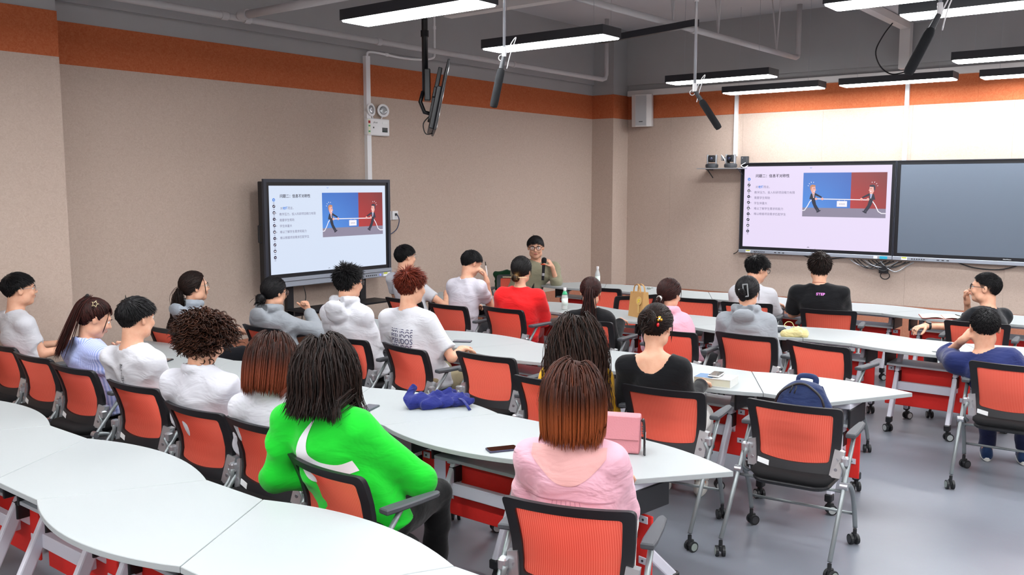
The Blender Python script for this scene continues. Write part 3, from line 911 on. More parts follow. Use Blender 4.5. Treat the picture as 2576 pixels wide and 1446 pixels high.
PITCH_T = TL + TS
rows = []
def row(x, y0, n, first_far, rname, skew=0.0, dx=()):
    """tables side by side from y0 downwards, long edges alternating"""
    for k in range(n):
        far = (k % 2 == 0) == first_far
        rows.append((x + skew * k + (dx[k] if k < len(dx) else 0), y0 - k * (PITCH_T + 0.005), far, rname, k, n))
row(1.965, 5.610, 6, True, 'empty row along the lower edge')
row(3.72, 6.84, 7, True, 'row with the blue umbrella')
row(5.78, 6.58, 7, True, 'row with the thick book')
row(8.00, 7.15, 9, True, 'row with the brown paper bag')
row(10.05, 6.74, 8, False, 'row nearest the wall panels')
ORD = ['first', 'second', 'third', 'fourth', 'fifth', 'sixth', 'seventh', 'eighth', 'ninth']
proto_far, proto_near = make_table(False), make_table(True)
used = set()
for (x, y, far, rn, k, n) in rows:
    pr = proto_far if far else proto_near
    if pr.name in used:
        o = copy_tree(pr)
    else:
        o = pr; used.add(pr.name)
    o.location = (x, y, 0)
    if rn == 'row with the blue umbrella' and k == n - 1:
        o.location = (3.65, 2.31, 0); o.rotation_euler.z = R(-9)
    tag(o, 'white table, %s from the long wall in the %s' % (ORD[k], rn), 'table', 'white trapezoid tables')

# ------------------------------------------------------------------ chairs
M_mesh, nt, N, L, p = nmat('chair_mesh_red')
nt.nodes.remove(p)
out = N['Material Output']
tc = N.new('ShaderNodeTexCoord')
wv = N.new('ShaderNodeTexWave'); wv.bands_direction = 'Y'; wv.inputs['Scale'].default_value = 34; wv.inputs['Distortion'].default_value = 0.25
L.new(tc.outputs['Object'], wv.inputs['Vector'])
cr = N.new('ShaderNodeValToRGB')
cr.color_ramp.elements[0].color = lin('#fb604c'); cr.color_ramp.elements[1].color = lin('#ff826e')
L.new(wv.outputs['Fac'], cr.inputs['Fac'])
df = N.new('ShaderNodeBsdfDiffuse'); tl = N.new('ShaderNodeBsdfTranslucent'); tr = N.new('ShaderNodeBsdfTransparent')
L.new(cr.outputs['Color'], df.inputs['Color']); L.new(cr.outputs['Color'], tl.inputs['Color'])
tr.inputs['Color'].default_value = lin('#ff9c80')
m1 = N.new('ShaderNodeMixShader'); m1.inputs[0].default_value = 0.38
L.new(df.outputs[0], m1.inputs[1]); L.new(tl.outputs[0], m1.inputs[2])
m2 = N.new('ShaderNodeMixShader')
ma = N.new('ShaderNodeMapRange'); ma.inputs['To Min'].default_value = 0.16; ma.inputs['To Max'].default_value = 0.05
L.new(wv.outputs['Fac'], ma.inputs['Value']); L.new(ma.outputs['Result'], m2.inputs[0])
L.new(m1.outputs[0], m2.inputs[1]); L.new(tr.outputs[0], m2.inputs[2])
L.new(m2.outputs[0], out.inputs['Surface'])

M_cframe = mat('chair_frame_black', '#1b1b1f', 0.5, bump=0.1, bscale=600)
M_seat = mat('chair_seat_black', '#0d0d10', 0.9, bump=0.3, bscale=500)
M_tube = mat('chair_tube_grey', '#8d9496', 0.38, metal=0.45)
M_pad = mat('armrest_grey', '#4a4d52', 0.55)
M_bracket = mat('bracket_silver', '#c3c5c9', 0.3, metal=0.75)

def bx(y, z, w):
    """fore-aft position of the back surface"""
    s = np.interp(z, [0.44, 0.50, 0.57, 0.64, 0.72, 0.79, 0.85], [0.020, 0.034, 0.052, 0.050, 0.028, 0.000, -0.032])
    return float(s) + 0.045 * (y / w) ** 2

def loop(wt, wb, z0, z1, r, side=12, seg=4, sag=0.02):
    cor = [(-1, z0, wb), (1, z0, wb), (1, z1, wt), (-1, z1, wt)]
    P = []
    c2 = [Vector((-wb, z0)), Vector((wb, z0)), Vector((wt, z1)), Vector((-wt, z1))]
    for i in range(4):
        a, b, c = c2[i - 1], c2[i], c2[(i + 1) % 4]
        u, v = (a - b).normalized(), (c - b).normalized()
        p0, p1 = b + u * r, b + v * r
        for k in range(seg + 1):
            t = k / seg
            P.append(p0 * (1 - t) ** 2 + b * 2 * t * (1 - t) + p1 * t * t)
        nx = c + (b - c).normalized() * r
        for k in range(1, side):
            P.append(p1 + (nx - p1) * (k / side))
    out = []
    for q in P:
        zz = q.y
        f = (zz - z0) / (z1 - z0)
        zz -= sag * (1 - (q.x / wt) ** 2) * (1 - f)          # lower edge bows down
        out.append((q.x, zz))
    return out

def make_chair():
    t = bpy.data.objects.new('nesting_chair', None); COL.objects.link(t)
    WT, WB, Z0, Z1 = 0.268, 0.232, 0.468, 0.848
    a = loop(WT, WB, Z0, Z1, 0.03)
    b = loop(WT - 0.052, WB - 0.040, Z0 + 0.062, Z1 - 0.044, 0.018)
    n = len(a)
    vs = []
    for lp, e in ((a, -0.012), (a, 0.012), (b, 0.010), (b, -0.010)):
        vs += [(bx(y, z, WT) + e, y, z) for y, z in lp]
    fs = []
    for k in range(4):
        for i in range(n):
            j = (i + 1) % n
            fs.append((k * n + i, k * n + j, ((k + 1) % 4) * n + j, ((k + 1) % 4) * n + i))
    m = MB(); m.add(vs, fs)
    back = m.build('backrest', M_cframe, t, smooth=True, auto=35)
    # mesh sheet
    G, K = 18, 18
    vs, fs = [], []
    for i in range(K + 1):
        f = i / K
        z = (Z0 + 0.055) + f * (Z1 - Z0 - 0.095)
        w = (WB - 0.036) + f * (WT - 0.048 - WB + 0.036)
        for j in range(G + 1):
            y = -w + 2 * w * j / G
            zz = z - 0.02 * (1 - (y / w) ** 2) * (1 - f)
            vs.append((bx(y, zz, WT) + 0.004, y, zz))
    for i in range(K):
        for j in range(G):
            q = i * (G + 1) + j
            fs.append((q, q + 1, q + G + 2, q + G + 1))
    m = MB(); m.add(vs, fs)
    m.build('back_mesh', M_mesh, back, smooth=True)
    # inventory sticker
    q4 = [(0.200, 0.478), (0.130, 0.468), (0.130, 0.496), (0.200, 0.506)]
    v4 = [(bx(y, z, WT) - 0.0125, y, z) for y, z in q4] + [(bx(y, z, WT) - 0.0150, y, z) for y, z in q4]
    m = MB(); m.add(v4, [(0, 1, 2, 3), (7, 6, 5, 4), (0, 4, 5, 1), (1, 5, 6, 2), (2, 6, 7, 3), (3, 7, 4, 0)])
    m.build('inventory_label', M_sticker, back)
    # seat
    sm = MB()
    pts = []
    for (x, y) in rrect(0.47, 0.47, 0.09, 6):
        yy = y * (1 - 0.10 * (0.5 - x / 0.47) * 0.6)
        pts.append((x + 0.165, yy))
    sm.slab(pts, 0.415, 0.465, 0.018)
    sm.build('seat', M_seat, t, smooth=True, auto=50)
    MB().slab([(x * 0.96 + 0.007, y * 0.96) for x, y in pts], 0.385, 0.416, 0.012).build('seat_pan', M_black, t)
    for s in (-1, 1):
        y = s * 0.292
        MB().tube([(0.20, y, 0.668), (0.10, y, 0.55), (-0.03, y, 0.40), (-0.285, y, 0.105)], 0.0125, 10).build('rear_leg', M_tube, t, smooth=True)
        MB().tube(catmull([(-0.005, y * 1.03, 0.43), (0.06, y * 1.03, 0.42), (0.16, y * 1.03, 0.36), (0.24, y * 1.03, 0.24), (0.29, y * 1.03, 0.105)], 5), 0.0135, 10).build('front_leg', M_tube, t, smooth=True)
        for fx, fyy, q in ((-0.285, y, 0.5 * s), (0.29, y * 1.03, -0.7 * s)):
            a_, b_ = MB(), MB()
            caster(a_, b_, fx, fyy, 1.0, q)
            w = a_.build('caster', M_tyre, t)
            hub_pair(b_, M_tread if fx < 0 else M_dgrey, w)
        # armrest
        pad = [(0.10, -0.026), (0.16, -0.030), (0.30, -0.027), (0.40, -0.020), (0.42, -0.008), (0.42, 0.008), (0.40, 0.020), (0.30, 0.027), (0.16, 0.030), (0.10, 0.026)]
        MB().slab([(px_, y + py_) for px_, py_ in pad], 0.668, 0.694, 0.006).build('armrest', M_pad, t)
        # chrome joint and back arm
        MB().cyl((-0.012, y - 0.02, 0.43), (-0.012, y + 0.02, 0.43), 0.021, n=12).build('joint', M_silver, t, smooth=True, auto=40)
        MB().tube([(0.04, s * 0.262, 0.545), (0.05, s * 0.278, 0.50), (0.03, s * 0.280, 0.44), (0.08, s * 0.262, 0.405)], 0.0115, 8).build('back_arm', M_tube, t, smooth=True)
        pl = MB()
        br = [(0.200, 0.456), (0.256, 0.450), (0.270, 0.592), (0.220, 0.606)]
        v2 = []
        for e in (-0.020, 0.016):
            v2 += [(bx(q, z, WT) + e, s * q, z) for q, z in br]
        pl.add(v2, [(0, 1, 2, 3), (7, 6, 5, 4), (0, 4, 5, 1), (1, 5, 6, 2), (2, 6, 7, 3), (3, 7, 4, 0)])
        bk = pl.build('bracket', M_bracket, t)
        for z in (0.497, 0.550):
            xq = bx(0.232, z, WT) - 0.020
            MB().cyl((xq, s * 0.232, z), (xq - 0.004, s * 0.232, z), 0.0095, n=12).build('bolt', M_silver, bk)
        MB().rbox((0.06, s * 0.278, 0.548), (0.045, 0.04, 0.05), 0.012).build('bracket_stub', M_bracket, t)
    for x, z in ((0.02, 0.39), (0.27, 0.19)):
        MB().tube([(x, -0.295, z), (x, 0.295, z)], 0.009, 8).build('cross_tube', M_tube, t, smooth=True)
    return t
chair0 = make_chair()
chair_used = [False]
def chair(x, y, deg, label):
    if chair_used[0]:
        o = copy_tree(chair0)
    else:
        o = chair0; chair_used[0] = True
    o.location = (x, y, 0); o.rotation_euler.z = R(deg)
    return tag(o, label, 'chair', 'red mesh chairs on casters')
CH = {
 'c1': (2.90, 7.28, 0, 'red mesh chair cut by the photo left edge, behind the boy with glasses'),
 'c2': (2.85, 6.62, 2, 'empty-looking red mesh chair between the boy with glasses and the star-clip girl'),
 'c3': (2.83, 6.00, 3, 'red mesh chair under the girl in the striped blue shirt'),
 'c4': (2.80, 5.17, 4, 'red mesh chair under the boy with small black letters on his white shirt'),
 'c5': (2.70, 4.36, 2, 'red mesh chair under the curly haired person in white'),
 'c6': (2.72, 3.80, 3, 'red mesh chair under the auburn bob haired person in white'),
 'c7': (2.47, 3.00, -4, 'red mesh chair under the person in bright green'),
 'c8': (2.73, 1.89, 18, 'red mesh chair under the woman in the sheer pink blouse'),
 'd0': (4.12, 7.00, 5, 'red mesh chair under the girl with the long low ponytail and glasses'),
 'd1': (4.67, 6.43, 0, 'red mesh chair under the grey hooded girl with the low bun'),
 'd2': (4.74, 5.45, 0, 'red mesh chair with a backpack under the boy in the white hoodie'),
 'd3': (4.75, 4.80, -8, 'red mesh chair under the red haired boy'),
 'd4': (4.87, 4.10, 2, 'empty red mesh chair between the red haired boy and the yellow top girl'),
 'd5': (4.48, 3.25, 4, 'red mesh chair under the long haired girl in yellow'),
 'd6': (4.70, 2.57, 8, 'red mesh chair under the woman in the black scoop back top'),
 'd7': (4.81, 1.81, 6, 'red mesh chair holding the navy backpack'),
 'e0': (6.78, 6.84, 0, 'red mesh chair under the boy in black and white by the display'),
 'e1': (6.72, 6.15, -1, 'red mesh chair with the red bag, under the boy holding a pen'),
 'e2': (6.87, 5.55, -3, 'red mesh chair under the woman in red'),
 'e3': (6.72, 4.45, 2, 'red mesh chair under the girl in black with the auburn ponytail'),
 'e4': (6.66, 3.60, 0, 'red mesh chair under the girl in the pink hoodie'),
 'e5': (6.86, 3.00, -1, 'red mesh chair under the grey hooded girl with the claw clip'),
 'e6': (6.79, 2.39, -10, 'empty red mesh chair in front of the yellow cloth pouch'),
 'e7': (6.80, 1.06, 3, 'red mesh chair under the boy in the navy sweatshirt'),
 'g1': (8.98, 5.75, 4, 'empty red mesh chair behind the brown paper bag'),
 'g1b': (8.60, 5.02, 60, 'empty red mesh chair turned sideways just right of the paper bag'),
 'g2': (8.74, 4.42, 6, 'empty red mesh chair between the pink hoodie girl and the white shirt boy'),
 'g3': (8.75, 3.82, 12, 'red mesh chair under the white shirt boy by the lit wall panel'),
 'g4': (8.73, 2.97, 12, 'red mesh chair under the boy in the black lettered shirt'),
 'g5': (8.74, 1.66, 4, 'red mesh chair under the man in the black sweater'),
 'h1': (9.55, 7.45, 205, 'red mesh chair under the speaker with the microphone'),
}
for k, v in CH.items():
    chair(*v)
# ------------------------------------------------------------------ organic modelling: distance fields polygonised on a grid
def smin(a, b, k):
    if k <= 0:
        return np.minimum(a, b)
    h = np.clip(k - np.abs(a - b), 0, None) / k
    return np.minimum(a, b) - h * h * k * 0.25

class Field:
    def __init__(self, xs, ys, zs):
        self.ax = [np.asarray(a, np.float32) for a in (xs, ys, zs)]
        self.v = np.full([len(a) for a in self.ax], 0.2, np.float32)
    def _loc(self, lo, hi):
        sl = []
        for a, l, h in zip(self.ax, lo, hi):
            i = max(0, np.searchsorted(a, l) - 1); j = min(len(a), np.searchsorted(a, h) + 1)
            if j - i < 1: return None
            sl.append(slice(i, j))
        G = np.meshgrid(*[a[s] for a, s in zip(self.ax, sl)], indexing='ij', sparse=True)
        return tuple(sl), G
    def op(self, fn, lo, hi, k=0.0, mode='add', pad=0.05):
        q = self._loc(np.asarray(lo) - pad, np.asarray(hi) + pad)
        if q is None: return self
        sl, G = q
        d = fn(*G).astype(np.float32)
        cur = self.v[sl]
        if mode == 'add': self.v[sl] = smin(cur, d, k)
        elif mode == 'sub': self.v[sl] = -smin(-cur, d, k)
        elif mode == 'disp': self.v[sl] = cur + d
        return self
    def ell(self, c, r, k=0.02, mode='add', Rm=None, pad=0.05):
        c = np.asarray(c, float); r = np.asarray(r, float)
        Ri = None if Rm is None else np.asarray(Rm, float).T
        def fn(x, y, z):
            x, y, z = x - c[0], y - c[1], z - c[2]
            if Ri is not None:
                x, y, z = (Ri[0, 0] * x + Ri[0, 1] * y + Ri[0, 2] * z, Ri[1, 0] * x + Ri[1, 1] * y + Ri[1, 2] * z, Ri[2, 0] * x + Ri[2, 1] * y + Ri[2, 2] * z)
            k0 = np.sqrt((x / r[0]) ** 2 + (y / r[1]) ** 2 + (z / r[2]) ** 2)
            k1 = np.sqrt((x / r[0] ** 2) ** 2 + (y / r[1] ** 2) ** 2 + (z / r[2] ** 2) ** 2) + 1e-6
            return k0 * (k0 - 1) / k1
        m = r.max() if Rm is not None else r
        return self.op(fn, c - m, c + m, k, mode, pad)
    def cap(self, a, b, ra, rb=None, k=0.02, mode='add', pad=0.05, clip=None, flat=None):
        """tapered capsule; clip=(t0,t1) cuts it square; flat=(axis, factor) thins it along an axis"""
        a = np.asarray(a, float); b = np.asarray(b, float); rb = ra if rb is None else rb
        u = b - a; L2 = float(u @ u) + 1e-9; Ln = math.sqrt(L2)
        def fn(x, y, z):
            px, py, pz = x - a[0], y - a[1], z - a[2]
            tt = (px * u[0] + py * u[1] + pz * u[2]) / L2
            t = np.clip(tt, 0, 1)
            dx, dy, dz = px - t * u[0], py - t * u[1], pz - t * u[2]
            if flat is not None:
                w = flat[0]; f = flat[1]
                q = dx * w[0] + dy * w[1] + dz * w[2]
                dx, dy, dz = dx + w[0] * q * (f - 1), dy + w[1] * q * (f - 1), dz + w[2] * q * (f - 1)
            d = np.sqrt(dx * dx + dy * dy + dz * dz) - (ra + (rb - ra) * t)
            if clip is not None:
                d = np.maximum(d, np.maximum((clip[0] - tt) * Ln, (tt - clip[1]) * Ln))
            return d
        r = max(ra, rb)
        return self.op(fn, np.minimum(a, b) - r, np.maximum(a, b) + r, k, mode, pad)
    def mesh(self):
        """surface nets"""
        v = self.v
        X, Y, Z = self.ax
        ins = v < 0
        c = ins.astype(np.int8)
        s = (c[:-1, :-1, :-1] + c[1:, :-1, :-1] + c[:-1, 1:, :-1] + c[:-1, :-1, 1:] + c[1:, 1:, :-1] + c[1:, :-1, 1:] + c[:-1, 1:, 1:] + c[1:, 1:, 1:])
        act = (s > 0) & (s < 8)
        I, J, K = np.nonzero(act)
        idx = np.full(act.shape, -1, np.int32)
        idx[I, J, K] = np.arange(len(I))
        acc = np.zeros((len(I), 3)); cnt = np.zeros(len(I))
        cs = [(a, b, d) for a in (0, 1) for b in (0, 1) for d in (0, 1)]
        for p in range(8):
            for q in range(p + 1, 8):
                A, B = cs[p], cs[q]
                if sum(abs(A[m] - B[m]) for m in range(3)) != 1: continue
                va = v[I + A[0], J + A[1], K + A[2]]; vb = v[I + B[0], J + B[1], K + B[2]]
                ok = (va < 0) != (vb < 0)
                t = np.where(ok, va / np.where(ok, va - vb, 1), 0)
                for m, (ax, ii) in enumerate(((X, I), (Y, J), (Z, K))):
                    a_ = ax[ii + A[m]]; b_ = ax[ii + B[m]]
                    acc[:, m] += np.where(ok, a_ + (b_ - a_) * t, 0)
                cnt += ok
        P = acc / np.maximum(cnt, 1)[:, None]
        faces = []
        e = ins[:-1, 1:-1, 1:-1] != ins[1:, 1:-1, 1:-1]
        i, j, k = np.nonzero(e); j = j + 1; k = k + 1
        q = np.stack([idx[i, j - 1, k - 1], idx[i, j, k - 1], idx[i, j, k], idx[i, j - 1, k]], 1)
        fl = ins[i, j, k]; q[~fl] = q[~fl][:, ::-1]; faces.append(q)
        e = ins[1:-1, :-1, 1:-1] != ins[1:-1, 1:, 1:-1]
        i, j, k = np.nonzero(e); i = i + 1; k = k + 1
        q = np.stack([idx[i - 1, j, k - 1], idx[i - 1, j, k], idx[i, j, k], idx[i, j, k - 1]], 1)
        fl = ins[i, j, k]; q[~fl] = q[~fl][:, ::-1]; faces.append(q)
        e = ins[1:-1, 1:-1, :-1] != ins[1:-1, 1:-1, 1:]
        i, j, k = np.nonzero(e); i = i + 1; j = j + 1
        q = np.stack([idx[i - 1, j - 1, k], idx[i, j - 1, k], idx[i, j, k], idx[i - 1, j, k]], 1)
        fl = ins[i, j, k]; q[~fl] = q[~fl][:, ::-1]; faces.append(q)
        return P.astype(np.float32), np.concatenate(faces).astype(np.int32)

def axis(lo, hi, step, fine=()):
    """grid line positions, denser inside the fine intervals (lo, hi, step)"""
    out = [lo]
    x = lo
    while x < hi:
        st = step
        for (a, b, s) in fine:
            if a <= x <= b: st = min(st, s)
        x += st
        out.append(x)
    return np.array(out, np.float32)

def np_mesh(name, P, F, m, parent, smooth=True, attr=None):
    me = bpy.data.meshes.new(name)
    me.vertices.add(len(P)); me.vertices.foreach_set('co', np.ascontiguousarray(P, np.float32).ravel())
    n = F.shape[1]
    me.loops.add(F.size); me.loops.foreach_set('vertex_index', np.ascontiguousarray(F, np.int32).ravel())
    me.polygons.add(len(F)); me.polygons.foreach_set('loop_start', np.arange(0, F.size, n, dtype=np.int32))
    if smooth: me.polygons.foreach_set('use_smooth', np.ones(len(F), bool))
    if attr is not None:
        ca = me.color_attributes.new('strand', 'FLOAT_COLOR', 'POINT')
        ca.data.foreach_set('color', np.ascontiguousarray(attr, np.float32).ravel())
    me.update(calc_edges=True); me.validate()
    me.materials.append(m)
    return mkobj(name, me, parent)

def rmat(yaw=0, pitch=0, roll=0):
    """head frame: yaw left positive, pitch up positive, roll to the right shoulder positive (degrees)"""
    a, b, c = R(yaw), R(pitch), R(roll)
    Rz = np.array([[math.cos(a), -math.sin(a), 0], [math.sin(a), math.cos(a), 0], [0, 0, 1]])
    Rx = np.array([[1, 0, 0], [0, math.cos(b), -math.sin(b)], [0, math.sin(b), math.cos(b)]])
    Ry = np.array([[math.cos(c), 0, math.sin(c)], [0, 1, 0], [-math.sin(c), 0, math.cos(c)]])
    return Rz @ Rx @ Ry

M_skin, nt, N, L, p = nmat('skin')
tc = N.new('ShaderNodeTexCoord'); nz = N.new('ShaderNodeTexNoise'); nz.inputs['Scale'].default_value = 22; nz.inputs['Detail'].default_value = 3
L.new(tc.outputs['Object'], nz.inputs['Vector'])
cr = N.new('ShaderNodeValToRGB'); cr.color_ramp.elements[0].position = 0.3; cr.color_ramp.elements[0].color = lin('#d79f83'); cr.color_ramp.elements[1].position = 0.75; cr.color_ramp.elements[1].color = lin('#e2b296')
L.new(nz.outputs['Fac'], cr.inputs['Fac']); L.new(cr.outputs['Color'], p.inputs['Base Color'])
p.inputs['Roughness'].default_value = 0.5; p.inputs['Specular IOR Level'].default_value = 0.35
p.inputs['Subsurface Weight'].default_value = 0.12; p.inputs['Subsurface Radius'].default_value = (0.02, 0.008, 0.005)
M_lip = mat('lips', '#b9675f', 0.5)
M_eye = mat('eye_white', '#e9e6e2', 0.2)
M_iris = mat('iris_dark', '#1a110d', 0.15)

def cloth(name, col, bump=0.35, scale=1.0, rough=0.88, stripes=None, sheen=0.15):
    """woven cloth: soft crease relief plus fine weave, optional stripes"""
    if name in MATS: return MATS[name]
    m, nt, N, L, p = nmat(name)
    tc = N.new('ShaderNodeTexCoord')
    a = N.new('ShaderNodeTexNoise'); a.inputs['Scale'].default_value = 5.5 * scale; a.inputs['Detail'].default_value = 3; a.inputs['Distortion'].default_value = 0.5
    mp = N.new('ShaderNodeMapping'); mp.inputs['Scale'].default_value = (1.0, 1.0, 1.9)
    L.new(tc.outputs['Object'], mp.inputs['Vector']); L.new(mp.outputs['Vector'], a.inputs['Vector'])
    b = N.new('ShaderNodeTexNoise'); b.inputs['Scale'].default_value = 420; b.inputs['Detail'].default_value = 1
    L.new(tc.outputs['Object'], b.inputs['Vector'])
    ad = N.new('ShaderNodeMath'); ad.operation = 'MULTIPLY_ADD'; ad.inputs[1].default_value = 0.012
    L.new(b.outputs['Fac'], ad.inputs[0]); L.new(a.outputs['Fac'], ad.inputs[2])
    bp = N.new('ShaderNodeBump'); bp.inputs['Strength'].default_value = bump * 1.0; bp.inputs['Distance'].default_value = 0.05
    L.new(ad.outputs[0], bp.inputs['Height']); L.new(bp.outputs['Normal'], p.inputs['Normal'])
    c = lin(col)
    if stripes:
        wv = N.new('ShaderNodeTexWave'); wv.bands_direction = 'X'; wv.inputs['Scale'].default_value = stripes[1]; wv.inputs['Distortion'].default_value = 0.0
        L.new(tc.outputs['Object'], wv.inputs['Vector'])
        mx = N.new('ShaderNodeMix'); mx.data_type = 'RGBA'
        mx.inputs['A'].default_value = c; mx.inputs['B'].default_value = lin(stripes[0])
        L.new(wv.outputs['Fac'], mx.inputs['Factor']); L.new(mx.outputs['Result'], p.inputs['Base Color'])
    else:
        mx = N.new('ShaderNodeMix'); mx.data_type = 'RGBA'
        mx.inputs['A'].default_value = tuple(v * 0.95 for v in c[:3]) + (1,); mx.inputs['B'].default_value = tuple(min(1, v * 1.04) for v in c[:3]) + (1,)
        L.new(b.outputs['Fac'], mx.inputs['Factor']); L.new(mx.outputs['Result'], p.inputs['Base Color'])
    p.inputs['Roughness'].default_value = rough
    p.inputs['Specular IOR Level'].default_value = 0.2
    p.inputs['Sheen Weight'].default_value = sheen
    MATS[name] = m
    return m

def hair_mat(name, root, mid, tip=None, tip_at=0.55):
    """hair colour by strand (random light and dark locks) and along its length"""
    if name in MATS: return MATS[name]
    m, nt, N, L, p = nmat(name)
    at = N.new('ShaderNodeAttribute'); at.attribute_name = 'strand'
    sp = N.new('ShaderNodeSeparateColor'); L.new(at.outputs['Color'], sp.inputs['Color'])
    cr = N.new('ShaderNodeValToRGB'); cr.color_ramp.elements[0].color = lin(root); cr.color_ramp.elements[1].color = lin(mid)
    L.new(sp.outputs['Red'], cr.inputs['Fac'])
    col = cr.outputs['Color']
    if tip:
        mr = N.new('ShaderNodeMapRange'); mr.interpolation_type = 'SMOOTHSTEP'
        mr.inputs['From Min'].default_value = tip_at - 0.25; mr.inputs['From Max'].default_value = min(1.0, tip_at + 0.3)
        L.new(sp.outputs['Green'], mr.inputs['Value'])
        mx = N.new('ShaderNodeMix'); mx.data_type = 'RGBA'; mx.inputs['B'].default_value = lin(tip)
        L.new(mr.outputs['Result'], mx.inputs['Factor']); L.new(col, mx.inputs['A']); col = mx.outputs['Result']
    L.new(col, p.inputs['Base Color'])
    L.new(sp.outputs['Blue'], p.inputs['Alpha'])
    p.inputs['Roughness'].default_value = 0.46
    p.inputs['Specular IOR Level'].default_value = 0.20
    MATS[name] = m
    return m

# ------------------------------------------------------------------ hair
SK_C = np.array([0, -0.012, 0.028]); SK_R = np.array([0.079, 0.098, 0.090])     # cranium in the head frame
def hairline(phi):
    """lowest scalp height for the azimuth phi (0 = face, pi = nape)"""
    return np.interp(np.abs(phi), [0, 0.5, 1.0, 1.35, 1.55, 1.8, 2.2, 2.7, 3.15], [0.078, 0.072, 0.045, -0.005, 0.000, -0.008, -0.052, -0.078, -0.080])

def scalp_roots(n, rng, line=hairline, lo=0.0):
    out = []
    while len(out) < n:
        d = rng.normal(size=(n * 3, 3)); d /= np.linalg.norm(d, axis=1)[:, None]
        p = SK_C + d * SK_R
        phi = np.arctan2(p[:, 0], p[:, 1])
        ok = p[:, 2] > line(phi) + lo
        out += list(np.concatenate([p[ok], d[ok]], 1))
    out = np.array(out[:n])
    return out[:, :3], out[:, 3:]

def push_out(p, gap, solids):
    for (c, r, Rm) in solids:
        q = (p - c) @ Rm if Rm is not None else p - c
        rr = r + gap[:, None] if np.ndim(gap) else r + gap
        k = np.sqrt(((q / rr) ** 2).sum(1))
        m = k < 1
        if m.any():
            q2 = q / np.maximum(k, 1e-4)[:, None]
            q = np.where(m[:, None], q2, q)
            p = (q @ Rm.T if Rm is not None else q) + c
    return p

def grow(roots, dirs, steps, seg, grav, stiff, gap, solids, comb=None, wav=None, rng=None, post=None):
    """grow strands: roots (n,3), start directions; seg (n,) step lengths"""
    n = len(roots)
    p = roots.copy(); d = dirs / (np.linalg.norm(dirs, axis=1)[:, None] + 1e-9)
    path = [p.copy()]
    ph = rng.random(n) * 6.28 if rng is not None else np.zeros(n)
    for s in range(steps):
        g = np.zeros((n, 3)); g[:, 2] = -1
        w = np.asarray(grav)
        w = w[:, None] if np.ndim(w) else w
        nd = d * stiff + g * w
        if comb is not None:
            nd = nd + comb(p, s / steps)
        if wav is not None:
            a, f = wav
            t = s * f + ph
            side = np.cross(d, np.array([0, 0, 1.0])); side /= (np.linalg.norm(side, axis=1)[:, None] + 1e-6)
            up = np.cross(side, d)
            nd = nd + a * (side * np.cos(t)[:, None] + up * np.sin(t)[:, None])
        d = nd / (np.linalg.norm(nd, axis=1)[:, None] + 1e-9)
        q = p + d * seg[:, None]
        q = push_out(q, gap, solids)
        if post is not None: q = post(q, gap)
        mv = q - p
        d = 0.5 * d + 0.5 * mv / (np.linalg.norm(mv, axis=1)[:, None] + 1e-9)
        p = q
        path.append(p.copy())
    return np.stack(path, 1)

def strands(path, width, rng, center=SK_C, thick=0.45, rnd=None, taper=None):
    n, S, _ = path.shape
    T = np.gradient(path, axis=1); T /= (np.linalg.norm(T, axis=2)[..., None] + 1e-9)
    out = path - center; out /= (np.linalg.norm(out, axis=2)[..., None] + 1e-9)
    side = np.cross(T, out); side /= (np.linalg.norm(side, axis=2)[..., None] + 1e-6)
    up = np.cross(side, T)
    t = np.linspace(0, 1, S)
    prof = np.interp(t, [0, 0.12, 0.65, 0.88, 1], taper or [0.7, 1, 0.95, 0.65, 0.12])
    w = (width * (0.7 + 0.6 * rng.random(n)))[:, None] * prof[None, :]
    w = w[..., None]
    V = np.stack([path + side * w - up * w * thick * 0.5, path + up * w * thick, path - side * w - up * w * thick * 0.5], 2)   # n,S,3,3
    P = V.reshape(-1, 3)
    base = (np.arange(n)[:, None, None] * S + np.arange(S - 1)[None, :, None]) * 3
    i = np.arange(3)[None, None, :]
    j = (i + 1) % 3
    F = np.stack([base + i, base + j, base + 3 + j, base + 3 + i], -1).reshape(-1, 4)
    r = rng.random(n) if rnd is None else rnd
    A = np.zeros((n, S, 3, 4), np.float32)
    A[..., 0] = r[:, None, None]; A[..., 1] = t[None, :, None]; A[..., 2] = 1; A[..., 3] = 1
    return P, F, A.reshape(-1, 4)

def cap_shell(line=hairline, off=0.006, res=(56, 30), rng=None, t=0.0, lump=0.0, fade=0.0):
    """scalp-hugging base of the hair"""
    P, F, nphi, nth = [], [], res[0], res[1]
    op = []
    for a in range(nphi):
        phi = -math.pi + 2 * math.pi * a / nphi
        zl = float(line(phi))
        cz = np.clip((zl - SK_C[2]) / SK_R[2], -0.97, 0.97)
        th1 = math.acos(cz)
        for b in range(nth):
            th = th1 * b / (nth - 1)
            d = np.array([math.sin(th) * math.sin(phi), math.sin(th) * math.cos(phi), math.cos(th)])
            o = off * (0.35 + 0.65 * min(1.0, (nth - 1 - b) / 4.0)) + lump * math.sin(phi * 9 + th * 7) * 0.5
            P.append(SK_C + d * (SK_R + o))
            side = min(1.0, max(0.0, (abs(phi) - 0.9) / 0.4))
            op.append(1.0 if fade == 0 else 1.0 - side * (0.72 * max(0.0, 1 - (th1 - th) / fade) ** 1.3))
    for a in range(nphi):
        a2 = (a + 1) % nphi
        for b in range(nth - 1):
            F.append((a * nth + b, a * nth + b + 1, a2 * nth + b + 1, a2 * nth + b))
    P = np.array(P); F = np.array(F)
    A = np.zeros((len(P), 4), np.float32); A[:, 0] = 0.25; A[:, 1] = t; A[:, 2] = op; A[:, 3] = 1
    return P, F, A

def join(parts):
    P, F, A, b = [], [], [], 0
    for (p, f, a) in parts:
        P.append(p); F.append(f + b); A.append(a); b += len(p)
    return np.concatenate(P), np.concatenate(F), np.concatenate(A)

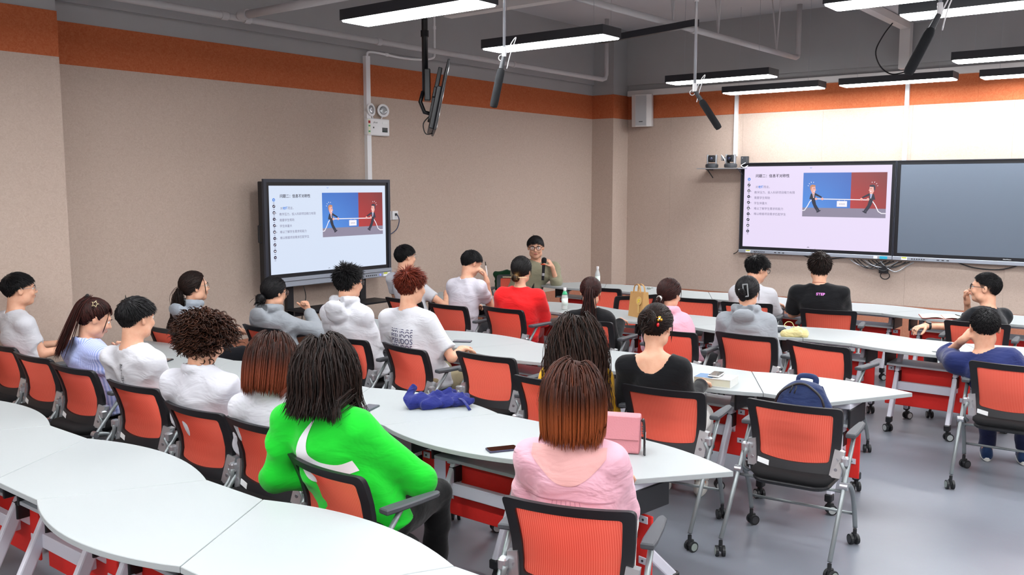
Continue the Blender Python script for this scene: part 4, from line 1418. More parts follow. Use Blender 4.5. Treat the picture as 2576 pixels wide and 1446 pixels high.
def tang_dir(p, d, target):
    """direction along the scalp at p towards the target"""
    u = target - p
    u = u - d * (u * d).sum(1)[:, None]
    return u / (np.linalg.norm(u, axis=1)[:, None] + 1e-6)

def make_hair(st, rng, solids, post):
    """st: dict(kind=..., options). returns mesh arrays in the head frame"""
    kind = st['kind']
    head = [(SK_C, SK_R, None)]
    parts = []
    if kind == 'short':
        ln, vol = st.get('len', 0.045), st.get('vol', 0.16)
        fade = st.get('fade', 0.022)
        up_ = st.get('up', 0.040)
        parts.append(cap_shell(off=0.0035, fade=0.75 if up_ > 0.02 else 0.25))
        n = st.get('n', 2600)
        P, D = scalp_roots(n, rng, line=lambda ph: hairline(ph) + up_ * np.clip((np.abs(ph) - 0.9) / 0.4, 0, 1))
        whorl = np.array([0.015, -0.07, 0.11])
        fwd = np.array(st.get('comb', (0.25, 1.0, 0.1)), float)
        h = np.clip((P[:, 2] - 0.0) / 0.09, 0, 1)
        L_ = ln * (fade / ln + (1 - fade / ln) * h) * (0.7 + 0.6 * rng.random(n))
        tang = -tang_dir(P, D, whorl[None, :])
        dirs = D * vol + tang * 0.8 + fwd[None, :] * st.get('cw', 0.5) * h[:, None] + rng.normal(size=(n, 3)) * st.get('mess', 0.09)
        path = grow(P - D * 0.003, dirs, 4, L_ / 4, st.get('grav', 0.16), 0.9, 0.004, head, rng=rng)
        parts.append(strands(path, st.get('w', 0.0030), rng, thick=0.5))
    elif kind == 'curly':
        parts.append(cap_shell(off=0.012))
        n = st.get('n', 2400)
        P, D = scalp_roots(n, rng, lo=-0.008)
        L_ = st.get('len', 0.10) * (0.7 + 0.6 * rng.random(n))
        dirs = D * 0.8 + rng.normal(size=(n, 3)) * 0.5
        path = grow(P, dirs, 12, L_ / 12, 0.10, 0.85, 0.012, head, wav=(0.75, 1.15), rng=rng)
        parts.append(strands(path, 0.0042, rng, thick=0.7))
    elif kind in ('bob', 'long'):
        parts.append(cap_shell(off=0.011))
        n = st.get('n', 3200)
        P, D = scalp_roots(n, rng)
        L_ = st['len'] * (0.86 + 0.2 * rng.random(n))
        part = np.array([st.get('part', 0.02), 0.02, 0.12])
        # fall from the parting; front locks stay beside the face
        sgn = np.where(P[:, 0] > part[0], 1.0, -1.0)
        top = np.clip((P[:, 1] + 0.05) / 0.07, 0, 1) * np.clip((P[:, 2] - 0.03) / 0.05, 0, 1)
        dirs = D * 0.5 + np.stack([sgn * 0.9 * top, -0.25 - 0.25 * top, -0.35 * np.ones(n)], 1)
        steps = st.get('steps', 10)
        L_ = np.maximum(L_, 0.07)
        zroot = P[:, 2]
        L_ = np.minimum(L_, (zroot - st['end']) * (1.0 + 0.38 * np.clip(zroot / 0.10, 0, 1)) + 0.035 * (rng.random(n) - 0.4))
        L_ = np.maximum(L_, 0.03)
        gap = 0.010 + st.get('vol', 0.022) * rng.random(n)
        fb = st.get('flip', 0.0)
        def comb(p, t):
            u = p - np.array([0, -0.01, p[:, 2].mean()])
            u = u * np.array([1, 1, 0]); u /= (np.linalg.norm(u, axis=1)[:, None] + 1e-6)
            face = np.clip((p[:, 1] - 0.045) / 0.03, 0, 1)[:, None]
            return u * (fb * max(0, t - 0.6) * 3) + np.array([0, -0.6, 0]) * face - np.array([0.9, 0, 0]) * p * np.array([1, 0, 0]) * st.get('pull', 0.5) * t
        path = grow(P, dirs, steps, L_ / steps, 0.55, 0.55, gap, head + solids[:1], comb=comb, wav=st.get('wav'), rng=rng, post=post)
        parts.append(strands(path, st.get('w', 0.0034), rng, thick=0.42, taper=[0.7, 1, 1, 0.75, 0.15]))
    elif kind in ('tail', 'bun'):
        parts.append(cap_shell(off=0.006))
        tie = np.array(st['tie'], float)
        n = st.get('n', 1700)
        P, D = scalp_roots(n, rng)
        S = 7
        path = [P]
        for s in range(1, S + 1):
            t = s / S
            q = P * (1 - t) + tie * t
            q = push_out(q, 0.008 + 0.006 * rng.random(n), head)
            path.append(q)
        path = np.stack(path, 1)
        parts.append(strands(path, 0.0036, rng, thick=0.5, taper=[0.8, 1, 1, 0.8, 0.5]))
        outd = (tie - SK_C); outd /= np.linalg.norm(outd)
        if kind == 'tail':
            m = st.get('tn', 520)
            r0 = tie + rng.normal(size=(m, 3)) * st.get('tr', 0.011)
            dirs = outd[None, :] * st.get('kick', 1.0) + rng.normal(size=(m, 3)) * 0.25
            L_ = st['tlen'] * (0.75 + 0.3 * rng.random(m))
            sp = st.get('spread', 0.05)
            drift = rng.normal(size=(m, 3)) * np.array([1, 1, 0.2]) * sp
            path = grow(r0, dirs, 14, L_ / 14, st.get('grav', 0.6), 0.6, 0.006 + 0.02 * rng.random(m), head + solids[:1], comb=lambda p, t: drift * 1.0, wav=st.get('wav'), rng=rng, post=post)
            parts.append(strands(path, 0.0033, rng, center=SK_C + outd * -0.3, thick=0.6))
        else:
            br = np.array(st.get('br', (0.036, 0.03, 0.034)), float)
            c = tie + outd * br.mean() * 0.75
            m = st.get('bn', 420)
            e1 = np.cross(outd, [0, 0, 1.0]); e1 /= np.linalg.norm(e1); e2 = np.cross(e1, outd)
            ax_ = np.array([0, 0, 1.0]) + rng.normal(size=(m, 3)) * st.get('tangle', 0.55)
            ax_ /= np.linalg.norm(ax_, axis=1)[:, None]
            u_ = np.cross(ax_, rng.normal(size=(m, 3))); u_ /= np.linalg.norm(u_, axis=1)[:, None]
            v_ = np.cross(ax_, u_)
            an = np.linspace(0, 2.6, 9)[None, :, None]
            lat = (rng.random(m) - 0.5)[:, None, None] * 1.3
            sph = (u_[:, None, :] * np.cos(an) + v_[:, None, :] * np.sin(an)) * np.sqrt(np.clip(1 - lat ** 2, 0.1, 1)) + ax_[:, None, :] * lat
            sph = sph * (0.90 + 0.16 * rng.random(m))[:, None, None]
            q = c + e1 * sph[..., :1] * br[0] + e2 * sph[..., 1:2] * br[2] + outd * sph[..., 2:] * br[1]
            parts.append(strands(q, 0.0036, rng, center=c, thick=0.7, taper=[0.3, 1, 1, 0.8, 0.2]))
            nb, mb_ = 18, 12
            th = np.linspace(0, math.pi, mb_)[:, None]; ph = np.linspace(0, 2 * math.pi, nb, endpoint=False)[None, :]
            sp_ = np.stack([np.sin(th) * np.cos(ph), np.sin(th) * np.sin(ph), np.cos(th) + 0 * ph], -1).reshape(-1, 3)
            fp = c + (e1 * sp_[:, :1] * br[0] + e2 * sp_[:, 1:2] * br[2] + outd * sp_[:, 2:] * br[1]) * 0.92
            ff = np.array([(i * nb + j, i * nb + (j + 1) % nb, (i + 1) * nb + (j + 1) % nb, (i + 1) * nb + j) for i in range(mb_ - 1) for j in range(nb)])
            fa = np.zeros((len(fp), 4), np.float32); fa[:, 0] = 0.3; fa[:, 1] = 0.9; fa[:, 2] = 1; fa[:, 3] = 1
            parts.append((fp, ff, fa))
            if st.get('wisps', True):
                m = 26
                r0 = c + rng.normal(size=(m, 3)) * 0.02
                path = grow(r0, outd[None, :] + rng.normal(size=(m, 3)) * 0.8, 6, np.full(m, 0.010), 0.1, 0.8, 0.004, head, rng=rng)
                parts.append(strands(path, 0.0035, rng, center=c))
        # loose front strands
        if st.get('loose', 8):
            m = st.get('loose', 8)
            sg = np.where(np.arange(m) % 2 == 0, 1.0, -1.0)
            r0 = np.stack([sg * 0.062, np.full(m, 0.055), 0.05 + 0.02 * rng.random(m)], 1)
            path = grow(r0, np.stack([sg * 0.4, np.full(m, 0.1), np.full(m, -1.0)], 1), 10, np.full(m, 0.013), 0.5, 0.6, 0.012, head, rng=rng)
            parts.append(strands(path, 0.003, rng))
    if st.get('bangs'):
        m = 70
        r0 = np.stack([(rng.random(m) - 0.5) * 0.11, np.full(m, 0.06), np.full(m, 0.092)], 1)
        r0 = push_out(r0, 0.004, head)
        path = grow(r0, np.stack([r0[:, 0] * 3, np.full(m, 0.9), np.full(m, 0.1)], 1), 8, np.full(m, st['bangs'] / 8), 0.4, 0.6, 0.010, head, rng=rng)
        parts.append(strands(path, 0.006, rng))
    return join(parts)
# ------------------------------------------------------------------ people
def loft(Pv, Nv, ts, aa, bb, bend=0.03, right=(1, 0, 0)):
    """distance to a torso swept from pelvis to neck base with elliptical sections"""
    Pv, Nv = np.asarray(Pv, float), np.asarray(Nv, float)
    u = Nv - Pv; Ln = np.linalg.norm(u); d = u / Ln
    rx = np.asarray(right, float); rx = rx - d * (rx @ d); rx /= np.linalg.norm(rx)
    fy = np.cross(d, rx)
    if fy[1] < 0: fy = -fy
    t0, t1 = ts[0], ts[-1]
    def fn(x, y, z):
        px, py, pz = x - Pv[0], y - Pv[1], z - Pv[2]
        tt = (px * d[0] + py * d[1] + pz * d[2]) / Ln
        t = np.clip(tt, t0, t1)
        lx = px * rx[0] + py * rx[1] + pz * rx[2]
        ly = px * fy[0] + py * fy[1] + pz * fy[2] + bend * 4 * np.clip(t, 0, 1) * (1 - np.clip(t, 0, 1))
        a = np.interp(t, ts, aa); b = np.interp(t, ts, bb)
        e = (np.sqrt((lx / a) ** 2 + (ly / b) ** 2) - 1) * np.minimum(a, b)
        dz = (tt - t) * Ln
        return np.where(dz == 0, e, np.sqrt(np.maximum(e, 0) ** 2 + dz * dz) + np.minimum(e, 0) * (np.abs(dz) < 0.01))
    return fn

def folds(amp, seed, kz=26.0):
    r = np.random.default_rng(seed)
    q = r.random(9) * 6.28
    def fn(x, y, z):
        w = np.sin(9 * x + 7 * y + q[0]) + 0.8 * np.sin(11 * y - 8 * z + q[1])
        a = np.sin(kz * z + 14 * x * np.sin(q[2]) + 2.2 * w + q[3]) + 0.7 * np.sin(22 * x + 16 * z + 1.6 * w + q[4]) + 0.45 * np.sin(44 * z - 22 * y + 30 * x + 2.0 * w + q[5])
        a = a - 0.35 * np.abs(a)
        return amp * 1.25 * a * (0.6 + 0.4 * np.sin(6 * z + 5 * x + q[6]))
    return fn

def add_hand(f, wrist, d, n, side, pose='flat', s=1.0):
    """palm with four fingers and a thumb; d to the fingers, n out of the palm"""
    wrist = np.asarray(wrist, float); d = np.asarray(d, float); d /= np.linalg.norm(d)
    n = np.asarray(n, float); n = n - d * (n @ d); n /= np.linalg.norm(n)
    l = np.cross(n, d) * side          # towards the thumb
    Rm = np.stack([l, d, n], 1)
    f.ell(wrist + d * 0.046 * s, np.array([0.038, 0.054, 0.017]) * s, 0.012, Rm=Rm)
    f.cap(wrist - d * 0.02, wrist + d * 0.02, 0.026 * s, 0.024 * s, 0.015)
    curl = {'flat': (12, 16, 12), 'relax': (28, 34, 24), 'fist': (72, 88, 60), 'grip': (48, 70, 45), 'hold': (40, 62, 40)}[pose]
    for k, (off, ln) in enumerate(zip((0.029, 0.010, -0.009, -0.027), (0.070, 0.078, 0.073, 0.057))):
        p = wrist + d * (0.088 - 0.004 * abs(k - 1)) * s + l * off * s
        a = 0.0
        dd = d + l * (0.10 * (1.5 - k) * 0.5)
        dd /= np.linalg.norm(dd)
        r0 = 0.0092 * s
        for q, (c, fr) in enumerate(zip(curl, (0.45, 0.31, 0.24))):
            a += R(c * (1 + 0.06 * k))
            v = dd * math.cos(a) + n * math.sin(a)
            p2 = p + v * ln * fr * s
            f.cap(p, p2, r0, r0 * 0.93, 0.004, pad=0.02)
            p = p2; r0 *= 0.93
    p = wrist + d * 0.022 * s + l * 0.030 * s
    v = d * 0.62 + l * 0.62 + n * 0.30
    for q, ln in enumerate((0.040, 0.034, 0.026)):
        v = v / np.linalg.norm(v)
        p2 = p + v * ln * s
        f.cap(p, p2, (0.0125 - 0.001 * q) * s, (0.0115 - 0.001 * q) * s, 0.006, pad=0.02)
        p = p2
        v = v + (d * 0.25 - l * 0.30 + n * (0.30 if pose != 'flat' else 0.05))

def glasses(t, Hm, col, rimless=False, up=0.0, hs=1.0, metal=False):
    m = mat('spectacles_' + col.strip('#'), col, 0.3, metal=0.8 if metal else 0.0)
    g = MB()
    z, y = 0.002 + up, 0.104 - up * 0.35
    r = 0.0013 if metal else 0.0024
    for s in (-1, 1):
        pts = [(s * 0.034 + px, y - 0.006 * abs(s * 0.034 + px) / 0.05, z + pz) for px, pz in rrect(0.048, 0.036 if not metal else 0.042, 0.012 if not metal else 0.018, 4)]
        g.tube(pts, r, 6, closed=True)
        g.tube([(s * 0.058, y - 0.008, z + 0.008), (s * 0.076, y - 0.03, z + 0.008), (s * 0.083, 0.0, z + 0.010), (s * 0.084, -0.012, z - 0.01)], r, 6)
    g.tube([(-0.010, y + 0.001, z + 0.006), (0, y + 0.003, z + 0.010), (0.010, y + 0.001, z + 0.006)], r, 6)
    o = g.build('glasses', m, t, smooth=True); o.matrix_local = Hm
    lm = MATS.get('spectacle_lens')
    if lm is None:
        lm, nt, N, L, p = nmat('spectacle_lens')
        p.inputs['Base Color'].default_value = (0.9, 0.95, 1, 1); p.inputs['Roughness'].default_value = 0.03; p.inputs['Alpha'].default_value = 0.14
        p.inputs['Specular IOR Level'].default_value = 0.9
        MATS['spectacle_lens'] = lm
    for s in (-1, 1):
        pts = [(s * 0.034 + px, y - 0.006 * abs(s * 0.034 + px) / 0.05, z + pz) for px, pz in rrect(0.046, 0.034 if not metal else 0.040, 0.012 if not metal else 0.017, 4)]
        q = MB(); q.add(pts, [tuple(range(len(pts)))])
        l = q.build('lens', lm, o)

PEOPLE = {}
def person(key, label, pos, tyaw, head, hyaw, hpitch=0, hroll=0, hs=1.06, sw=0.185, g=1.0, fem=False, top=None, bottom='#23242a', arms=('table', 'table'), hair=None, spec=None, shoes='#d8d8d8', seat=True, bend=0.015, group='people seated in the classroom', feet=None):
    rng = np.random.default_rng(sum(ord(c) * (i + 3) for i, c in enumerate(key)))
    if isinstance(pos, str):
        cx_, cy_, cd_ = CH[pos][:3]
        pos = (cx_ + 0.25 * math.cos(R(cd_)), cy_ + 0.25 * math.sin(R(cd_)))
    root = thing('person', label, 'person', (pos[0], pos[1], 0), R(tyaw - 90), group)
    ca, sa = math.cos(-R(tyaw - 90)), math.sin(-R(tyaw - 90))
    dx, dy = head[0] - pos[0], head[1] - pos[1]
    Hc = np.array([dx * ca - dy * sa, dx * sa + dy * ca, head[2]])
    Rh = rmat(hyaw - tyaw, hpitch, hroll)
    H = lambda p: Hc + Rh @ (np.asarray(p, float) * hs)
    PZ = 0.55
    Pv = np.array([0, 0, PZ])
    nv = np.array([0, -0.038, -0.158]) * hs
    NB = Hc + 0.4 * (Rh @ nv) + 0.6 * nv
    S = {s: NB + np.array([s * sw * 0.90, -0.005, -0.082]) for s in (-1, 1)}
    J = {}
    hands = {}
    for i, s in enumerate((-1, 1)):           # left is -x
        a = arms[i]
        if a == 'table':
            E = S[s] + np.array([s * 0.045, 0.10, -0.235]); Wr = np.array([s * 0.12, max(0.36, E[1] + 0.22), 0.765])
            hands[s] = ((-s * 0.25, 1, -0.05), (0, 0, -1), 'relax')
        elif a == 'lap':
            E = S[s] + np.array([s * 0.05, -0.02, -0.26]); Wr = np.array([s * 0.10, 0.27, 0.64])
            hands[s] = ((-s * 0.3, 1, -0.25), (0, 0, -1), 'relax')
        elif a == 'side':
            E = S[s] + np.array([s * 0.06, 0.0, -0.26]); Wr = E + np.array([-s * 0.02, 0.22, -0.02])
            hands[s] = ((-s * 0.1, 1, -0.2), (0, 0, -1), 'relax')
        else:
            if a[0] == 'w':
                a = [np.array([(q[0] - pos[0]) * ca - (q[1] - pos[1]) * sa, (q[0] - pos[0]) * sa + (q[1] - pos[1]) * ca, q[2]]) for q in a[1:3]] + list(a[3:])
                hd = np.array(a[2], float); a[2] = np.array([hd[0] * ca - hd[1] * sa, hd[0] * sa + hd[1] * ca, hd[2]])
                hd = np.array(a[3], float); a[3] = np.array([hd[0] * ca - hd[1] * sa, hd[0] * sa + hd[1] * ca, hd[2]])
            E, Wr = np.array(a[0], float), np.array(a[1], float)
            hands[s] = (a[2], a[3], a[4])
        J[s] = (E, Wr)
    hip = {s: np.array([s * 0.088, 0.05, PZ - 0.02]) for s in (-1, 1)}
    knee = {s: np.array([s * 0.12, 0.44, PZ - 0.015]) for s in (-1, 1)}
    ank = {s: np.array([s * 0.12, 0.40, 0.085]) for s in (-1, 1)}
    if feet:
        for s, q in zip((-1, 1), feet):
            if q is None: continue
            w_ = np.array([(q[0] - pos[0]) * ca - (q[1] - pos[1]) * sa, (q[0] - pos[0]) * sa + (q[1] - pos[1]) * ca])
            ank[s] = np.array([w_[0], w_[1], 0.085])
            kd = w_ - hip[s][:2]; kd = kd / (np.linalg.norm(kd) + 1e-6)
            knee[s] = np.array([hip[s][0] + kd[0] * 0.36, max(0.30, hip[s][1] + kd[1] * 0.40), PZ - 0.015])
    nr = 0.047 if fem else 0.056
    ts = [0, 0.22, 0.5, 0.72, 0.85, 0.94, 1.0]
    A0 = np.array([0.156 * g, 0.138 * g, 0.150 * g, max(0.155 * g, sw * 0.88), sw * 0.80, sw * 0.50, 0.060])
    B0 = np.array([0.112, 0.100, 0.108, 0.104, 0.086, 0.070, 0.056]) * g
    # ---- body: one continuous surface
    fx, fy, fz = [], [], []
    hr = 0.125 * hs
    st_h = 0.0072
    fx.append((Hc[0] - hr, Hc[0] + hr, st_h)); fy.append((Hc[1] - hr, Hc[1] + hr, st_h)); fz.append((Hc[2] - hr, Hc[2] + hr, st_h))
    for s in (-1, 1):
        c = J[s][1] + np.asarray(hands[s][0], float) / np.linalg.norm(hands[s][0]) * 0.06
        for L_, q in ((fx, 0), (fy, 1), (fz, 2)):
            L_.append((c[q] - 0.10, c[q] + 0.10, 0.0078))
    allp = np.array([Hc + hr, Hc - hr, NB, S[1], S[-1], J[1][0], J[1][1], J[-1][0], J[-1][1], knee[1], knee[-1], ank[1], ank[-1], [0, -0.2, 0.4]])
    lo = allp.min(0) - 0.13; hi = allp.max(0) + 0.13
    f = Field(axis(lo[0], hi[0], 0.02, fx), axis(lo[1], hi[1], 0.02, fy), axis(0.02, hi[2], 0.02, fz))
    f.op(loft(Pv, NB, ts, A0, B0, bend), np.minimum(Pv, NB) - 0.2, np.maximum(Pv, NB) + 0.2, 0.02)
    for s in (-1, 1):
        E, Wr = J[s]
        f.cap(NB + np.array([s * 0.03, -0.01, -0.02]), S[s], 0.042, 0.05, 0.04)
        f.cap(S[s], E, 0.048 * g, 0.037, 0.03)
        f.cap(E, Wr, 0.037, 0.026, 0.02)
        add_hand(f, Wr, hands[s][0], hands[s][1], s, hands[s][2], 0.98 if fem else 1.06)
        f.cap(hip[s], knee[s], 0.078, 0.056, 0.03)
        f.cap(knee[s], ank[s], 0.053, 0.036, 0.02)
        f.cap(ank[s] + np.array([0, 0, -0.02]), ank[s] + np.array([0, 0.11, -0.045]), 0.033, 0.026, 0.02)
    f.cap(H((0, -0.022, -0.055)), NB + np.array([0, 0, -0.03]), nr * hs, nr * 1.12, 0.025)
    f.ell(H(SK_C), (SK_R - 0.002) * hs, 0.02, Rm=Rh)
    f.ell(H((0, 0.026, -0.030)), np.array([0.060, 0.066, 0.086]) * hs * (0.97 if fem else 1.0), 0.03, Rm=Rh)
    f.ell(H((0, 0.060, -0.092)), np.array([0.026, 0.026, 0.020]) * hs, 0.03, Rm=Rh)
    for s in (-1, 1):
        f.ell(H((s * 0.047, 0.010, -0.070)), np.array([0.018, 0.035, 0.026]) * hs, 0.03, Rm=Rh)
        f.ell(H((s * 0.036, 0.072, -0.030)), np.array([0.020, 0.018, 0.018]) * hs, 0.025, Rm=Rh)
    f.ell(H((0, 0.080, 0.022)), np.array([0.046, 0.014, 0.012]) * hs, 0.02, Rm=Rh)
    for s in (-1, 1):
        f.ell(H((s * 0.031, 0.099, 0.003)), np.array([0.015, 0.012, 0.0095]) * hs, 0.012, 'sub', Rm=Rh)
        f.ell(H((s * 0.0775, -0.008, -0.004)), np.array([0.0085, 0.020, 0.032]) * hs, 0.008, Rm=Rh @ rmat(s * 22, 0, 0))
        f.ell(H((s * 0.088, 0.000, -0.002)), np.array([0.006, 0.010, 0.016]) * hs, 0.006, 'sub', Rm=Rh)
    f.cap(H((0, 0.088, 0.010)), H((0, 0.107, -0.026)), 0.008 * hs, 0.012 * hs, 0.014)
    for s in (-1, 1):
        f.ell(H((s * 0.011, 0.096, -0.030)), np.array([0.008, 0.010, 0.008]) * hs, 0.008, Rm=Rh)
    f.ell(H((0, 0.087, -0.058)), np.array([0.022, 0.012, 0.010]) * hs, 0.014, Rm=Rh)
    V, F = f.mesh()
    np_mesh('body', V, F, M_skin, root)
    Hm = Matrix.Translation(Vector(Hc)) @ Matrix([list(r) for r in Rh]).to_4x4() @ Matrix.Scale(hs, 4)
    for s in (-1, 1):
        e = MB().sphere((s * 0.031, 0.0775, 0.003), 0.0120, 12, 8).build('eye', M_eye, root, smooth=True); e.matrix_local = Hm
        MB().sphere((s * 0.031, 0.0868, 0.003), (0.0052, 0.0034, 0.0056), 10, 6).build('iris', M_iris, e, smooth=True)
        b = MB().tube([(s * 0.014, 0.0985, 0.0205), (s * 0.030, 0.096, 0.0255), (s * 0.048, 0.085, 0.021)], [0.0028, 0.0034, 0.0016], 6, flat=(1, 0.9)).build('eyebrow', mat('eyebrow_black', '#1a1412', 0.8), root, smooth=True); b.matrix_local = Hm
    lp = MB().sphere((0, 0.0965, -0.0535), (0.019, 0.0045, 0.0035), 12, 6).sphere((0, 0.0955, -0.0615), (0.016, 0.005, 0.004), 12, 6).build('lips', M_lip, root, smooth=True); lp.matrix_local = Hm
    # ---- top garment
    tp = dict(kind='tee', mat=cloth('cotton_white', '#c9cad0'), loose=0.016, fold=0.0035, hem=-0.12)
    tp.update(top or {})
    lo2 = np.minimum.reduce([S[-1], S[1], J[-1][0], J[1][0], J[-1][1], J[1][1], Pv - 0.24, NB]) - 0.11
    hi2 = np.maximum.reduce([S[-1], S[1], J[-1][0], J[1][0], J[-1][1], J[1][1], Pv + 0.2, NB + np.array([0, 0, 0.08])]) + 0.11
    st = 0.0115
    f2 = Field(axis(lo2[0], hi2[0], st), axis(lo2[1], hi2[1], st), axis(max(0.30, lo2[2]), hi2[2], st))
    lz = tp['loose']
    ts2 = [tp['hem'], 0.05, 0.25, 0.5, 0.72, 0.85, 0.94, 1.0]
    A2 = np.array([A0[0] + lz + 0.012, A0[0] + lz + 0.008, A0[1] + lz * 1.5 + 0.006, A0[2] + lz * 1.2, A0[3] + lz, A0[4] + lz * 0.9, A0[5] + lz * 0.7 + 0.008, A0[6] + 0.02])
    B2 = np.array([B0[0] + lz * 0.6, B0[0] + lz * 0.7, B0[1] + lz * 0.9 + 0.004, B0[2] + lz * 1.0, B0[3] + lz, B0[4] + lz * 0.9, B0[5] + lz * 0.6, B0[6] + 0.016])
    f2.op(loft(Pv, NB + np.array([0, 0, 0.004]), ts2, A2, B2, bend), np.minimum(Pv, NB) - 0.26, np.maximum(Pv, NB) + 0.26, 0.02)
    for s in (-1, 1):
        E, Wr = J[s]
        f2.cap(NB + np.array([s * 0.045, -0.012, -0.026]), S[s] + np.array([0, 0, 0.006]), 0.046, 0.050 + lz * 0.4, 0.06)
        ru = 0.050 * g + lz * 0.7
        if tp['kind'] == 'tee':
            f2.cap(S[s], E, ru, ru * 1.04, 0.05, clip=(-0.6, tp.get('sleeve', 0.66)))
        else:
            f2.cap(S[s], E, ru, ru * 0.90, 0.05)
            f2.cap(E, Wr, ru * 0.90, 0.036 + lz * 0.5, 0.03, clip=(-0.5, tp.get('cuff', 0.93)))
        if tp['kind'] != 'tee' and tp.get('cuff', 0.93) > 0.85:
            c = E + (Wr - E) * (tp.get('cuff', 0.93) - 0.04)
            f2.ell(c, np.full(3, 0.040 + lz * 0.3), 0.01)
    if tp['fold']:
        f2.op(folds(tp['fold'], int(rng.integers(1e6))), lo2, hi2, mode='disp')
    if tp.get('hood'):
        hc = NB
        bk = tp.get('hood')
        for k in range(9):
            a0, a1 = R(-150 + 300 * k / 9), R(-150 + 300 * (k + 1) / 9)
            def hp(a):
                w = 0.5 + 0.5 * math.cos(a)
                return hc + np.array([(0.082 + 0.020 * w) * math.sin(a), -(0.066 + 0.040 * w) * math.cos(a) + 0.01, 0.034 + 0.010 * w])
            f2.cap(hp(a0), hp(a1), 0.029 + 0.007 * math.cos(a0), 0.029 + 0.007 * math.cos(a1), 0.02)
        f2.ell(hc + np.array([0, -0.115, -0.055 * bk]), (0.108, 0.042, 0.085 * bk), 0.03)
        f2.ell(hc + np.array([0, -0.150, -0.010]), (0.092, 0.034, 0.058), 0.02)
        f2.op(folds(0.0045, 77, 60), hc + np.array([-0.14, -0.2, -0.16]), hc + np.array([0.14, 0.0, 0.09]), mode='disp', pad=0.0)
        f2.ell(hc + np.array([0, -0.100, 0.045]), (0.066, 0.030, 0.050), 0.014, 'sub')
    if tp.get('collar'):
        for k in range(10):
            a0, a1 = R(-140 + 280 * k / 10), R(-140 + 280 * (k + 1) / 10)
            hp = lambda a: NB + np.array([(nr + 0.024) * math.sin(a), -(nr + 0.026) * math.cos(a) + 0.004, 0.012 + 0.012 * math.cos(a)])
            f2.cap(hp(a0), hp(a1), 0.0135, 0.0135, 0.008, flat=((0, 0, 1), 0.55))
    up = (H((0, -0.02, -0.04)) - NB); up /= np.linalg.norm(up)
    wide = tp.get('scoop', 0.0)
    f2.cap(NB - up * (0.010 + wide * 0.3) + np.array([0, 0.006 - wide * 0.3, 0]), NB + up * 0.16, nr * 1.10 + 0.010 + wide, nr * 1.12 + 0.020 + wide * 1.6, 0.010, 'sub')
    V2, F2 = f2.mesh()
    shirt = np_mesh('top_garment', V2, F2, tp['mat'], root)
    # ---- trousers and shoes
    st = 0.0145
    f3 = Field(axis(min(-0.32, ank[-1][0] - 0.1), max(0.32, ank[1][0] + 0.1), st), axis(-0.22, max(0.62, ank[1][1] + 0.1, ank[-1][1] + 0.1), st), axis(0.05, 0.74, st))
    f3.ell((0, 0.0, PZ + 0.01), (0.182 * g, 0.145 * g, 0.088), 0.03)
    for s in (-1, 1):
        f3.cap(hip[s], knee[s], 0.090 * g, 0.070, 0.04)
        f3.cap(knee[s], ank[s], 0.068, 0.058, 0.02, clip=(-0.3, 0.97))
    f3.op(folds(0.003, int(rng.integers(1e6)), 30), (-0.9, -0.3, 0.0), (0.9, 0.9, 0.8), mode='disp')
    V3, F3 = f3.mesh()
    bm = bottom if not isinstance(bottom, str) else cloth('trousers_' + bottom.strip('#'), bottom, 0.25)
    np_mesh('trousers', V3, F3, bm, root)
    for s in (-1, 1):
        c = ank[s]
        f4 = Field(axis(c[0] - 0.07, c[0] + 0.07, 0.011), axis(c[1] - 0.10, c[1] + 0.24, 0.011), axis(-0.012, 0.13, 0.011))
        f4.cap(c + np.array([0, -0.035, -0.045]), c + np.array([0, 0.14, -0.052]), 0.040, 0.040, 0.02)
        f4.cap(c + np.array([0, -0.025, -0.01]), c + np.array([0, 0.05, -0.03]), 0.036, 0.036, 0.02)
        f4.op(lambda x, y, z: 0.012 - z + 0 * x + 0 * y, (-9, -9, -9), (9, 9, 9), 0.004, 'sub') if False else None
        V4, F4 = f4.mesh()
        V4[:, 2] = np.maximum(V4[:, 2], 0.012)
        sh = np_mesh('shoe', V4, F4, cloth('shoe_' + shoes.strip('#'), shoes, 0.15), root)
        pl = [(c[0] + 0.046 * math.sin(a) * (0.86 + 0.14 * math.cos(a)), c[1] + 0.052 + 0.135 * math.cos(a)) for a in np.linspace(0, -2 * math.pi, 21)[:-1]]
        MB().slab(pl, 0.002, 0.030, 0.004).build('sole', mat('shoe_sole', '#dcdcd6', 0.7), sh)
    # ---- hair
    if hair:
        Ri = Rh.T
        sol = []
        def to_h(p): return (Ri @ (np.asarray(p, float) - Hc)) / hs
        sol.append((to_h(NB + np.array([0, 0.01, 0.03])), np.array([0.062, 0.062, 0.11]), None))
        mid = Pv + (NB - Pv) * 0.70
        sol.append((to_h(mid + np.array([0, -bend * 0.8, 0])), np.array([A0[3] + lz + 0.01, B0[3] + lz + 0.010, 0.235]) / hs, Ri))
        for s in (-1, 1):
            sol.append((to_h(S[s] + np.array([-s * 0.05, 0, 0.0])), np.array([0.105, 0.075, 0.075]) / hs, Ri))
        def post(p, gap):
            q = Hc + (p * hs) @ Rh.T
            u = NB - Pv; Ln = np.linalg.norm(u); d_ = u / Ln
            tt = (q - Pv) @ d_ / Ln
            tc_ = np.clip(tt, 0, 1)
            cy = Pv[1] + u[1] * tc_ - bend * 4 * tc_ * (1 - tc_)
            a_ = np.interp(tc_, ts2, A2); b_ = np.interp(tc_, ts2, B2)
            b_ = np.where(tc_ > 0.8, np.maximum(b_, 0.075), b_)
            k = np.sqrt(np.clip(1 - (q[:, 0] / (a_ + 0.06)) ** 2, 0.15, 1))
            lim = cy - (b_ * k + np.asarray(gap) * 0.6)
            bad = (tt < 1.03) & (q[:, 1] > lim) & (q[:, 1] < cy + 0.02)
            q[:, 1] = np.where(bad, lim, q[:, 1])
